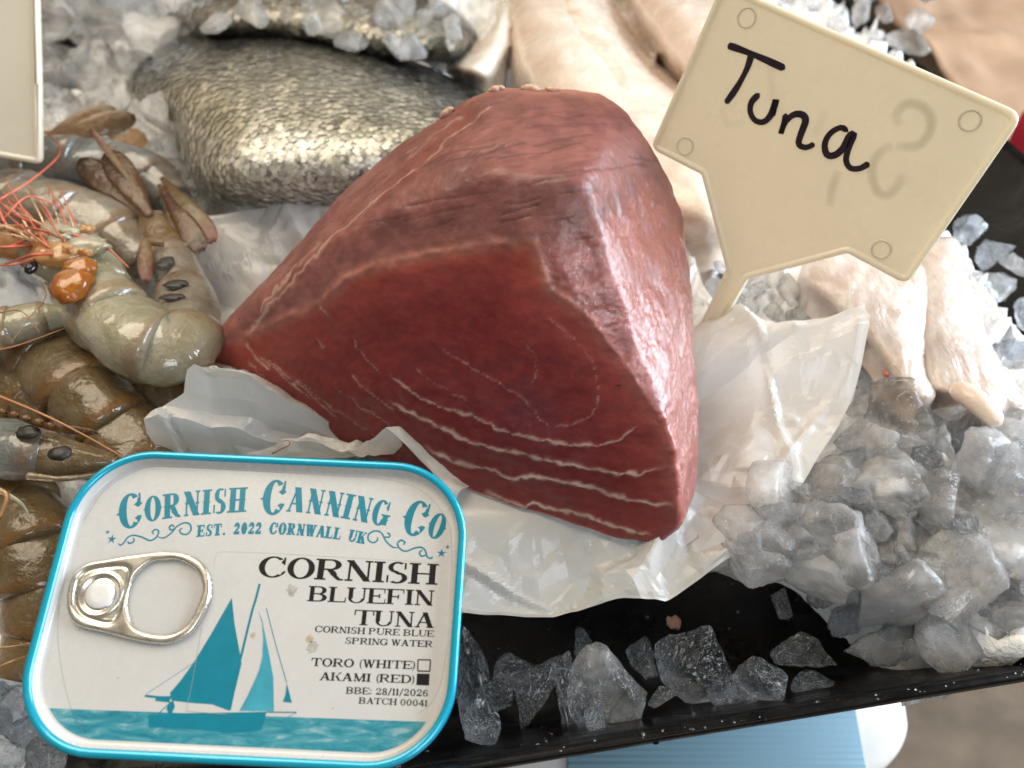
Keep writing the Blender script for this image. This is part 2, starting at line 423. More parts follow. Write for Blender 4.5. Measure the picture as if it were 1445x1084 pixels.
# ================================================================== TUNA
def remesh(verts, faces, voxel, smooth=6, fac=0.5):
    me = bpy.data.meshes.new('tmp'); me.from_pydata((np.asarray(verts) * CM).tolist(), [], [tuple(f) for f in faces]); me.update()
    bm = bmesh.new(); bm.from_mesh(me); bmesh.ops.recalc_face_normals(bm, faces=bm.faces); bm.to_mesh(me); bm.free()
    o = bpy.data.objects.new('tmp', me); COL.objects.link(o)
    m = o.modifiers.new('r', 'REMESH'); m.mode = 'VOXEL'; m.voxel_size = voxel * CM
    if smooth:
        s = o.modifiers.new('s', 'SMOOTH'); s.factor = fac; s.iterations = smooth
    dg = bpy.context.evaluated_depsgraph_get(); dg.update()
    ev = o.evaluated_get(dg).to_mesh()
    v = np.empty(len(ev.vertices) * 3); ev.vertices.foreach_get('co', v); v = v.reshape(-1, 3) / CM
    f = [tuple(p.vertices) for p in ev.polygons]
    nrm = np.empty(len(ev.vertices) * 3); ev.vertices.foreach_get('normal', nrm); nrm = nrm.reshape(-1, 3)
    o.evaluated_get(dg).to_mesh_clear()
    bpy.data.objects.remove(o); bpy.data.meshes.remove(me)
    return v, f, nrm
def hull(points):
    bm = bmesh.new()
    for p in points: bm.verts.new(p)
    r = bmesh.ops.convex_hull(bm, input=bm.verts)
    bmesh.ops.delete(bm, geom=[g for g in r['geom_interior'] if isinstance(g, bmesh.types.BMVert)], context='VERTS')
    bm.verts.index_update()
    v = [x.co[:] for x in bm.verts]; f = [[q.index for q in x.verts] for x in bm.faces]; bm.free()
    return np.array(v), f

RIDGE = [(282, 497), (342, 478), (400, 450), (455, 425), (490, 392), (520, 378), (560, 368), (610, 357), (650, 352), (700, 343), (752, 345), (763, 372), (775, 405), (805, 428), (838, 455), (862, 490), (886, 520), (905, 552), (918, 572), (938, 592), (950, 640), (955, 690), (952, 735)]
SEAMS = [  # polyline px, half width px, strength
 ([(553, 530), (578, 549), (600, 564), (620, 573), (640, 578), (672, 590), (704, 604), (731, 613), (773, 622), (806, 629), (845, 630), (872, 622), (900, 601)], 1.9, .75),
 ([(551, 566), (592, 589), (640, 607), (652, 617), (665, 622), (680, 625), (701, 633), (734, 640), (789, 652), (817, 658), (861, 666), (900, 669), (939, 658)], 2.6, .95),
 ([(600, 628), (640, 650), (668, 658), (701, 666), (723, 677), (732, 675), (740, 671), (770, 674), (820, 684), (856, 697), (889, 706), (928, 712), (953, 713)], 3.0, 1.0),
 ([(684, 694), (712, 705), (742, 714), (751, 709), (784, 720), (828, 726), (850, 738), (878, 744), (917, 753)], 3.2, 1.0),
 ([(640, 683), (681, 699), (700, 712), (723, 721), (765, 735), (806, 749), (850, 756)], 1.8, .8),
 ([(766, 441), (799, 469), (821, 491), (838, 516), (844, 549), (842, 575), (831, 591), (806, 598), (781, 605)], 1.2, .30),
 ([(619, 491), (655, 513), (680, 527), (705, 541), (736, 560), (757, 588), (777, 605)], 1.1, .38),
 ([(736, 480), (755, 499), (758, 521), (752, 541)], 1.0, .35),
 ([(498, 478), (503, 492), (520, 510), (537, 527)], 1.1, .5), ([(452, 432), (470, 452)], 1.0, .5), ([(448, 478), (458, 492)], 1.0, .4),
 ([(346, 483), (356, 500), (380, 520)], 2.6, .8), ([(365, 500), (400, 530), (437, 562)], 1.4, .55), ([(375, 505), (425, 545), (480, 592)], 1.2, .5),
 ([(350, 510), (385, 545), (440, 600)], 1.1, .4), ([(340, 520), (380, 560), (430, 612)], 1.0, .35), ([(410, 530), (470, 575), (540, 622)], 1.1, .35),
 ([(470, 545), (520, 580), (585, 622)], 1.0, .3), ([(495, 530), (530, 560), (560, 580)], 1.0, .4), ([(585, 520), (620, 545), (660, 566)], 1.0, .3),
 ([(640, 708), (700, 742), (760, 760)], 1.0, .3),
]
TOPLINES = [([(690, 150), (640, 190), (560, 245), (510, 290), (470, 330), (420, 390), (385, 430), (355, 465)], 1.8, .45),
 ([(450, 340), (420, 375), (372, 438)], 1.3, .5), ([(362, 452), (372, 446)], 2.0, .7), ([(575, 215), (640, 165), (650, 158)], 1.4, .3)]
def build_tuna():
    A = P(300, 560, .5); B = P(930, 771, .5); C = P(757, 346, 8.4)
    n = np.cross(B - A, C - A); n /= np.linalg.norm(n)
    if n[1] > 0: n = -n
    pts = [on_plane(px, py, A, n) for px, py in RIDGE]
    pts += [P(276, 503, 2.1), P(280, 520, 1.0)]
    bottom = [(296, 556), (345, 598), (420, 620), (500, 645), (570, 668), (650, 695), (760, 738), (860, 766), (930, 772), (962, 744)]
    pts += [on_plane(px, py, A, n) for px, py in bottom]
    mid = [on_plane(px, py, A, n) - n * -0.35 for px, py in ((600, 540), (740, 560), (830, 620), (480, 540))]
    pts += mid
    pts += [P(968, 742, .7), P(982, 700, 1.0), P(987, 650, 1.7), P(985, 660, 1.5), P(984, 560, 3.0), P(980, 470, 4.1), P(978, 400, 5.0), P(966, 300, 6.5), P(948, 255, 7.3), P(930, 220, 8.0), P(905, 180, 8.7), P(885, 152, 9.05), P(850, 131, 9.3), P(775, 124, 9.45), P(700, 122, 9.2), P(660, 138, 8.8)]
    pts += [P(820, 250, 9.75), P(700, 240, 9.75), P(860, 330, 8.35), P(905, 420, 6.6), P(940, 520, 4.7), P(965, 600, 3.0)]
    pts += [P(685, 150, 9.3), P(560, 245, 8.55), P(470, 330, 7.0), P(400, 420, 5.0)]
    pts += [P(640, 155, 8.2), P(565, 203, 6.9), P(520, 235, 6.1), P(480, 272, 5.4), P(430, 330, 4.6), P(380, 388, 3.8), P(330, 445, 2.9)]
    # hidden back and base
    for px, py, z, dy in ((700, 122, 9.2, 1.3), (850, 131, 9.3, 1.3), (480, 272, 5.4, .6), (380, 388, 3.8, .3), (930, 220, 8, .9), (966, 300, 6.5, .3), (565, 203, 6.9, 1.2)):
        q = P(px, py, z); pts.append(np.array([q[0], q[1] + dy, z * .5])); pts.append(np.array([q[0] * .97, q[1] + dy * .7, .5]))
    pts += [np.array([*P(985, 660, 1.5)[:2], .5])]
    hv, hf = hull(pts)
    v, f, nr = remesh(hv, hf, 0.065, 100, .5)
    q = proj(v)
    ridge_poly = np.array(RIDGE + [(962, 745), (930, 785), (600, 760), (300, 640), (262, 510)], float)
    fr = poly_sdf(q, ridge_poly)
    facing = ((EYE - v) * nr).sum(1) > -0.3
    jit = nz(v, 1.6, 3, 1) * 9 + nz(v, 5, 2, 6) * 4
    soft_ = 5 + 20 * sstep(420, 700, q[:, 0]) * sstep(780, 900, q[:, 0]) + 3; front = sstep(1, -1, (fr + jit * .5 + 3) / soft_) * facing * (nr[:, 1] < .1)
    ld, _ = line_dist(q, RIDGE[1:])
    # surface relief: lip along the ridge, uneven flesh, sunken back-left groove
    broad = nz(v, .42, 3, 2) * .10 + nz(v, 1.3, 3, 3) * .035
    fine = nz(v, 4.5, 2, 4) * .010
    lip = np.exp(-((ld + 2 - 0) / 7.0) ** 2) * (.05 + .07 * nz(v, 2.2, 2, 5)) * facing
    wetpoly = np.array([(758, 350), (800, 335), (880, 285), (920, 255), (965, 290), (992, 400), (992, 700), (960, 770), (935, 690), (935, 600), (890, 540), (835, 462), (775, 412)], float)
    wet = sstep(14, -30, poly_sdf(q, wetpoly) + jit * 2.2) * facing * (.62 + .38 * sstep(-.25, .2, nz(v, 1.1, 3, 51)))
    strk = np.array([noise.noise(Vector((p[0] * 2.2, p[1] * .7, p[2] * 5.0))) for p in v.tolist()])
    seam = np.zeros(len(v)); rel = np.zeros(len(v))
    for ln, wd, st in SEAMS:
        d, t = line_dist(q + np.stack([nz(v, 3.3, 2, 8), nz(v, 3.3, 2, 9)], 1) * 3.0, ln)
        ww = wd * (.36 + 1.25 * np.abs(nz(v, 1.5, 3, 11 + len(ln))))
        s = st * (.62 + .6 * np.clip(nz(v, 1.1, 2, 17) + .5, 0, 1)) * np.exp(-(d / np.maximum(ww, .5)) ** 2) * sstep(-.02, .06, t) * sstep(1.02, .94, t)
        seam = np.maximum(seam, s * front)
        rel += np.exp(-(d / (ww * 1.6)) ** 2) * .03 * st * front
    for ln, wd, st in TOPLINES:
        d, t = line_dist(q + np.stack([nz(v, 2.3, 2, 8), nz(v, 2.3, 2, 9)], 1) * 5, ln)
        seam = np.maximum(seam, st * np.exp(-(d / wd) ** 2) * facing * (1 - front))
    # shallow knife drag lines on the top
    cuts = np.zeros(len(v))
    rs = np.random.RandomState(3)
    for k in range(46):
        x0 = rs.uniform(480, 900); y0 = rs.uniform(150, 345); L = rs.uniform(25, 110); sl = rs.uniform(-.32, -.02) + .5 * max(0, (x0 - 780) / 150)
        ln = [(x0, y0), (x0 + L * .5, y0 + sl * L * .5 + rs.uniform(-4, 4)), (x0 + L, y0 + sl * L)]
        d, t = line_dist(q, ln); cuts = np.maximum(cuts, rs.uniform(.3, 1) * np.exp(-(d / 1.5) ** 2) * (1 - front) * facing)
    wrk = wet * (.007 * np.sin(strk * 9) + .012 * nz(v, 6.5, 2, 14))
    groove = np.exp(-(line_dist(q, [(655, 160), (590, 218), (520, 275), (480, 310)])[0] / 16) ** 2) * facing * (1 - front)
    disp = broad + fine + lip + rel + wrk - cuts * .028 - groove * .22
    v = v + nr * disp[:, None]
    v[:, 2] = np.maximum(v[:, 2], .35)
    # pigment
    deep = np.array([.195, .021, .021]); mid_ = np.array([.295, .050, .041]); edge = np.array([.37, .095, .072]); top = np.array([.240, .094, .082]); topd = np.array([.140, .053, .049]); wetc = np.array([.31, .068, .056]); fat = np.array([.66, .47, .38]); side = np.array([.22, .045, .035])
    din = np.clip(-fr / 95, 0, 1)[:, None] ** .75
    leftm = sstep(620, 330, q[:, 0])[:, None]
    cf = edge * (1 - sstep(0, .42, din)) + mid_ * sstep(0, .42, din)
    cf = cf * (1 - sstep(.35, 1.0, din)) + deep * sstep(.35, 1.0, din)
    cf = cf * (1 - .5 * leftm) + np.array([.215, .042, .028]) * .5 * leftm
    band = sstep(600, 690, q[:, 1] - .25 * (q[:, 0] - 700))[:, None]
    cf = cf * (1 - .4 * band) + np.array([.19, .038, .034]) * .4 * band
    gd, _ = line_dist(q, SEAMS[1][0]); gr = np.sin(gd * .55 + 2.5 * nz(v, .8, 3, 41)) * np.clip(.5 + nz(v, 1.4, 3, 43), 0, 1)
    cf = cf * (1 + .07 * gr[:, None] + .05 * nz(v, 3.5, 4, 45)[:, None])
    tn = (nz(v, .9, 4, 21) * .5 + .5)[:, None]
    ct = top * (1 - .6 * sstep(.35, .7, tn)) + topd * .6 * sstep(.35, .7, tn)
    fib = np.array([noise.fractal(Vector((p[0] * 1.2 + p[1] * .9, p[1] * 5.5 - p[0] * 1.8, p[2] * 3)), 1, 2, 3) for p in v.tolist()]); ct = ct * (1 + .10 * strk[:, None] + .16 * fib[:, None])
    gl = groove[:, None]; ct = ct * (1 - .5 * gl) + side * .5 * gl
    ct = ct * (1 - cuts[:, None] * .4)
    ct = ct * (1 - wet[:, None] * .9) + wetc * wet[:, None] * .9
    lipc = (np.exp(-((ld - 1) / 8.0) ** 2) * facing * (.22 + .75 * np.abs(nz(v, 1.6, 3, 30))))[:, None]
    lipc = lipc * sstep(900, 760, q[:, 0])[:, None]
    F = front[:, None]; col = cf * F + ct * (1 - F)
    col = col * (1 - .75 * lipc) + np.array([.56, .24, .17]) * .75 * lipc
    backedge = np.exp(-(line_dist(q, [(655, 140), (700, 124), (775, 126), (850, 133), (885, 150)])[0] / 7) ** 2)[:, None] * facing[:, None]
    col = col * (1 - .55 * backedge) + np.array([.52, .26, .18]) * .55 * backedge
    S = seam[:, None]; col = col * (1 - S) + fat * S
    col = col * (1 + .10 * nz(v, 3, 3, 33)[:, None])
    col = np.clip(col, .003, 1)
    k = NT('raw_tuna_flesh')
    t1 = k.noise(900, 4); wa = k.attr('wet', 'Fac')
    cc = k.mix(k.rng(k.noise(260, 6, .65), .40, .75, 0, .16), k.attr('tint'), (.40, .13, .10))
    k.col(cc); k.rough(k.math('SUBTRACT', k.rng(t1, .3, .7, .36, .50), k.math('MULTIPLY', wa, .20)))
    k.set(Subsurface_Weight=.35, Subsurface_Radius=(1, .28, .2), Subsurface_Scale=.006, IOR=1.4)
    k.b.inputs['Specular IOR Level'].default_value = .5
    hb = k.math('ADD', k.noise(620, 5, .6), k.math('MULTIPLY', k.noise(190, 4, .6), 1.1))
    b = k.bump(hb, .3, .0007); b2 = k.N.new('ShaderNodeBump'); b2.inputs['Distance'].default_value = .0009
    k.link(k.math('MULTIPLY', wa, .85), b2.inputs['Strength']); k.link(k.noise(720, 4, .62, k.mapping((1, .42, 1.3)), 1.4), b2.inputs['Height']); 
    k.nrm(b); k.link(k.rng(wa, 0, 1, .06, 1.0), k.b.inputs['Coat Weight']); k.b.inputs['Coat Roughness'].default_value = .045; k.b.inputs['Coat IOR'].default_value = 1.6; k.link(b2.outputs[0], k.b.inputs['Coat Normal'])
    root = empty('tuna_loin', (v[:, 0].mean(), v[:, 1].mean(), .35))
    tag(root, 'thick dark red raw tuna loin with pale seams resting on white paper', 'tuna')
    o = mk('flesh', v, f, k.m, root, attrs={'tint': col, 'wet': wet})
    bvh = BVHTree.FromPolygons(v.tolist(), f)
    def hit(px, py):
        d = Vector(ray(px, py)).normalized(); r = bvh.ray_cast(Vector(EYE), d); return r
    # frayed pale strips along the back cut edge and the small dark fleck
    fr_m = mat_plain('frayed_pale_flesh', (.62, .40, .29), .35, vary=.2, vscale=400)
    for px0, px1, r in ((690, 712, .10), (735, 762, .12), (770, 790, .08), (622, 640, .12)):
        h = []
        for u in np.linspace(px0, px1, 6):
            yy = 125 + (700 - u) * .5 if u < 660 else 124
            rr = None
            for dyy in range(0, 30, 2):
                rr = hit(u, yy + dyy)
                if rr[0] is not None: break
            if rr[0] is not None: h.append(np.array(rr[0]) + np.array([0, 0, .02 + .05 * random.random()]))
        if len(h) > 3:
            sp = spline(h, 14); vv, ff = tube_vf(sp, r * np.sin(np.linspace(.35, 2.8, 14)) * (1 + .3 * np.random.rand(14)), 8); mk('frayed_strip', vv, ff, fr_m, root)
    h = hit(873, 544)
    if h[0] is not None:
        c = np.array(h[0]) + np.array(h[1]) * .01
        vv, ff = tube_vf(np.array([c + [-.11, 0, -.01], c, c + [.12, 0, .02]]), [.006, .018, .006], 6); mk('dark_fleck', vv, ff, mat_plain('dark_speck', (.01, .008, .012), .5), root)
    return root
build_tuna()

# ================================================================== TIN
T_TL = np.array([-11.582, 14.040, CAM_H - 16.971]); T_TR = np.array([-1.083, 13.647, CAM_H - 17.256]); T_BL = np.array([-11.914, 6.927, CAM_H - 19.601])
tx = (T_TR - T_TL); tx /= np.linalg.norm(tx)
tyv = (T_BL - T_TL); tyv -= tx * (tyv @ tx); ty = -tyv / np.linalg.norm(tyv)      # ty points to the top of the lid
tn = np.cross(tx, ty)
TW, TH, TD, TR = 10.5, 7.55, 2.2, 2.05
def tin_w(x, y, z): return T_TL + tx * x + ty * (y - 0) + tn * z                    # x 0..TW, y 0..-TH
def tin_px(px, py, z=0.0):
    p = on_plane(px, py, T_TL + tn * z, tn) - T_TL
    return np.array([p @ tx, p @ ty])
LZ = -0.30                      # lid panel below the top of the seam
def px2(px, py): return tin_px(px, py, LZ)

# ---- lettering: glyphs built from strokes on a unit box
class Glyph:
    def __init__(s, t=.22, h=.075, spur=False): s.t = t; s.h = h; s.q = []; s.spur = spur
    def quad(s, *p): s.q.append([np.array(p, float)])
    def rect(s, x0, y0, x1, y1): s.quad((x0, y0), (x1, y0), (x1, y1), (x0, y1))
    def stem(s, x, w=None, y0=0., y1=1., sf=(1, 1), ext=.10):
        w = s.t if w is None else w
        s.rect(x - w / 2, y0, x + w / 2, y1)
        for on, y in ((sf[0], y0), (sf[1], y1 - s.h)):
            if on: s.rect(x - w / 2 - ext, y, x + w / 2 + ext, y + s.h)
        if s.spur:
            m = (y0 + y1) / 2; s.quad((x - w / 2 - .07, m), (x, m - .07), (x + w / 2 + .07, m), (x, m + .07))
    def diag(s, x0, y0, x1, y1, w): s.quad((x0 - w / 2, y0), (x0 + w / 2, y0), (x1 + w / 2, y1), (x1 - w / 2, y1))
    def arc(s, cx, cy_, rx, ry, a0, a1, t=None, h=None, n=22):
        t = s.t if t is None else t; h = s.h if h is None else h
        a = np.radians(np.linspace(a0, a1, n))
        o = np.stack([cx + rx * np.cos(a), cy_ + ry * np.sin(a)], 1)
        i = np.stack([cx + (rx - t) * np.cos(a), cy_ + (ry - h) * np.sin(a)], 1)
        s.q.append([np.array([o[k], o[k + 1], i[k + 1], i[k]]) for k in range(n - 1)])
        if s.spur and abs(a1 - a0) > 300: 
            s.quad((cx - rx - .06, cy_), (cx - rx + .05, cy_ - .07), (cx - rx + .1, cy_), (cx - rx + .05, cy_ + .07)); s.quad((cx + rx + .06, cy_), (cx + rx - .05, cy_ - .07), (cx + rx - .1, cy_), (cx + rx - .05, cy_ + .07))
    def dot(s, cx, cy_, r): s.arc(cx, cy_, r, r, 0, 360, r, r, 14)
def glyph(c, st):
    t, h, W_, spur = st['t'], st['h'], st['w'], st.get('spur', False)
    g = Glyph(t, h, spur); w = W_
    e = st.get('ext', .09)
    L, R_ = t / 2 + e, w - t / 2 - e
    if c == 'C':
        g.arc(w * .52, .5, w * .52, .52, 48, 312); g.rect(w * .88, .62, w * .88 + h, .98); g.quad((w * .80, .70), (w * .92, .66), (w * .92, .80), (w * .84, .86)); g.arc(w * .52, .5, w * .52, .52, 312, 338, h * 1.3, h)
        if spur: g.dot(w * .86, .66, .085); g.dot(w * .84, .26, .06); g.quad((-.1, .46), (.1, .38), (.12, .5), (.05, .52))
    elif c == 'G':
        g.arc(w * .5, .5, w * .5, .52, 48, 325); g.rect(w * .86, .62, w * .86 + h, .98); g.stem(w * .86, t * .9, .04, .46, (0, 1)); g.quad((w * .78, .72), (w * .9, .66), (w * .9, .8), (w * .82, .86))
    elif c == 'O': g.arc(w * .5, .5, w * .5, .52, 0, 360, n=40)
    elif c == '0': w = w * .78; g.arc(w * .5, .5, w * .46, .52, 0, 360, t * .9, n=36)
    elif c == 'D': g.stem(L); g.arc(w * .45, .5, w * .55, .5, -90, 90); g.rect(L, 0, w * .46, h); g.rect(L, 1 - h, w * .46, 1)
    elif c in 'RPB':
        g.stem(L); g.rect(L, 1 - h, w * .55, 1); g.rect(L, .47, w * .55, .47 + h); g.arc(w * .53, .735, w * .38, .265, -90, 90, t * .95)
        if c == 'R': g.arc(w * .48, .22, w * .30, .30, 0, 80, t * .9, h); g.diag(w * .78 - t * .45, .24, w * .86, .04, t * .85); g.rect(w * .80, 0, w + .02, h); 
        if c == 'R': g.diag(w * .5, .48, w * .70, .20, t * .9)
        if c == 'B': g.rect(L, 0, w * .55, h); g.arc(w * .53, .265, w * .43, .265, -90, 90, t)
    elif c == 'N':
        g.stem(L, h * 1.1, ext=e + .04); g.stem(w - L + t * .2, h * 1.1, sf=(0, 1), ext=e + .04); g.diag(L - .02, 1, w - L + t * .12, 0, t * 1.15)
    elif c == 'I': w = t + 2 * e + .06; g.stem(w / 2)
    elif c == '1': w = t + 2 * e + .06; g.stem(w / 2, sf=(1, 0)); g.quad((w / 2 - t / 2 - .12, .80), (w / 2 - t / 2, .82), (w / 2, 1), (w / 2 - t / 2, 1))
    elif c == 'S' or c == '8':
        w = w * (.82 if c == 'S' else .72)
        if c == 'S':
            g.arc(w * .5, .75, w * .42, .27, 50, 250, t * .8); g.arc(w * .5, .25, w * .46, .27, -130, 75, t * .85); g.diag(w * .30, .60, w * .68, .40, t * 1.1); g.rect(w * .80, .66, w * .80 + h, .98); g.rect(w * .04, .02, w * .04 + h, .36)
        else: g.arc(w * .5, .75, w * .40, .27, 0, 360, t * .8); g.arc(w * .5, .25, w * .46, .27, 0, 360, t * .85)
    elif c == '6': w = w * .74; g.arc(w * .5, .3, w * .46, .32, 0, 360, t * .85); g.arc(w * .62, .5, w * .58, .52, 85, 190, t * .85); g.dot(w * .78, .84, .10)
    elif c == '2': w = w * .74; g.arc(w * .5, .72, w * .44, .30, -30, 170, t * .85); g.diag(w * .78, .58, w * .10, .10, t * .7); g.rect(w * .04, 0, w * .96, h * 2.0); g.dot(w * .16, .72, .09); g.rect(w * .96 - h, 0, w * .96, .28)
    elif c == '4': w = w * .76; g.stem(w * .68, t * .9, sf=(1, 0)); g.rect(0, .24, w, .24 + h * 1.3); g.diag(w * .08, .28, w * .60, 1, h * 1.4)
    elif c == 'H':
        g.stem(L); g.stem(w - L); g.rect(L, .5 - h / 2, w - L, .5 + h / 2)
    elif c == 'L': w = w * .9; g.stem(L); g.rect(L, 0, w - .02, h); g.quad((w - .02 - h, 0), (w - .02, 0), (w, .34), (w - h * .6, .34))
    elif c in 'EF':
        w = w * .92; g.stem(L); g.rect(L, 1 - h, w - .03, 1); g.quad((w - .03 - h, 1), (w - .03, 1), (w - .03, .70), (w - .03 - h * .6, .70)); g.rect(L, .5 - h / 2, w * .66, .5 + h / 2); g.rect(w * .62, .36, w * .62 + h, .64)
        if c == 'E': g.rect(L, 0, w - .01, h); g.quad((w - .01 - h, 0), (w - .01, 0), (w, .32), (w - h * .6, .32))
    elif c == 'U':
        g.stem(L, sf=(0, 1), y0=.28); g.stem(w - L + t * .2, h * 1.1, y0=.28, sf=(0, 1), ext=e + .03); g.arc((L - t / 2 + w - L + t * .2 + h * .5) / 2, .3, (w - 2 * L + t * .7 + h * .5) / 2, .32, 180, 360, t * .72)
    elif c == 'T':
        g.stem(w / 2, sf=(1, 0)); g.rect(0, 1 - h, w, 1)
        for x, s_ in ((0, 1), (w, -1)): g.quad((x, 1), (x + s_ * h, 1), (x + s_ * h * .6, .66), (x - s_ * .02, .66))
    elif c == 'A':
        g.diag(w * .13, 0, w * .50, 1, h * 1.3); g.diag(w * .83, 0, w * .50, 1, t * 1.15); g.rect(w * .24, .30, w * .72, .30 + h); g.rect(0, 0, w * .28, h); g.rect(w * .62, 0, w * 1.0, h)
    elif c == 'W':
        w = w * 1.28
        g.diag(w * .14, 1, w * .33, 0, t); g.diag(w * .48, 1, w * .33, 0, h * 1.2); g.diag(w * .48, 1, w * .68, 0, t); g.diag(w * .88, 1, w * .68, 0, h * 1.2)
        for x in (.14, .48, .88): g.rect(w * x - .16, 1 - h, w * x + .16, 1)
    elif c == 'M':
        w = w * 1.2
        g.stem(L, h * 1.1, ext=e); g.stem(w - L); g.diag(L, 1, w * .48, .02, t); g.diag(w - L - .02, 1, w * .48, .02, h * 1.2)
    elif c == 'K':
        g.stem(L); g.diag(w * .88, 1, w * .42, .45, h * 1.2); g.diag(w * .82, 0, w * .52, .58, t); g.rect(w * .72, 1 - h, w, 1); g.rect(w * .66, 0, w * 1.02, h)
    elif c == '(': w = .30; g.arc(.48, .42, .40, .66, 115, 245, t * .6, .0)
    elif c == ')': w = .30; g.arc(-.18, .42, .40, .66, -65, 65, t * .6, .0)
    elif c == ':': w = .30; g.dot(.12, .16, .11); g.dot(.12, .62, .11)
    elif c == '.': w = .30; g.dot(.15, .10, .11)
    elif c == '/': w = .5; g.diag(.05, -.1, .45, 1.05, h * 1.5)
    else: w = st.get('space', .42)
    return g.q, w
def lettering(name, text, st, baseline_px, height_px, mat, parent, z0, bold_first=False, sizes=None):
    bl = np.array([px2(*p) for p in baseline_px]); bl = spline(bl, 60) if len(bl) > 2 else spline(bl, 20)
    cm_h = np.linalg.norm(px2(baseline_px[0][0], baseline_px[0][1]) - px2(baseline_px[0][0], baseline_px[0][1] - height_px))
    gs = []; total = 0
    for i, ch in enumerate(text):
        q, w_ = glyph(ch, st); sc = sizes.get(i, 1.0) if sizes else 1.0
        gs.append((q, w_, sc)); total += w_ * sc + st['gap']
    total -= st['gap']
    seg = np.r_[0, np.cumsum(np.linalg.norm(np.diff(bl, axis=0), axis=1))]; Lc = seg[-1]; kx = Lc / total
    mb = MB(); x = 0; zi = 0
    for q, w_, sc in gs:
        mid = (x + w_ * sc / 2) * kx
        c = np.array([np.interp(mid, seg, bl[:, 0]), np.interp(mid, seg, bl[:, 1])])
        c2 = np.array([np.interp(mid + .05, seg, bl[:, 0]), np.interp(mid + .05, seg, bl[:, 1])]); c1 = np.array([np.interp(mid - .05, seg, bl[:, 0]), np.interp(mid - .05, seg, bl[:, 1])])
        d = (c2 - c1); d /= np.linalg.norm(d); u = np.array([-d[1], d[0]])
        for stroke in q:
            zi += 1; z = z0 + .0012 + .0005 * (zi % 9)
            for qd in stroke:
                xy = c + (qd[:, :1] - w_ / 2) * kx * sc * d + (qd[:, 1:] * sc - (sc - 1) * .32) * cm_h * u
                mb.add([tin_w(a, b, z) for a, b in xy], [(0, 1, 2, 3)])
        x += w_ * sc + st['gap']
    return mb.build(name, mat, parent, smooth=False)
def flat_poly(mb, pts, z):
    mb.add([tin_w(a, b, z) for a, b in pts], [tuple(range(len(pts)))])
def flat_line(mb, pts, wd, z, taper=None):
    p = np.asarray(pts, float); t = np.gradient(p, axis=0); t /= np.linalg.norm(t, axis=1)[:, None]; n = np.stack([-t[:, 1], t[:, 0]], 1)
    ww = (np.ones(len(p)) * wd if taper is None else wd * np.interp(np.linspace(0, 1, len(p)), *taper))[:, None] / 2
    v = np.concatenate([p + n * ww, p - n * ww]); k = len(p)
    mb.add([tin_w(a, b, z) for a, b in v], [(i, i + 1, k + i + 1, k + i) for i in range(k - 1)])

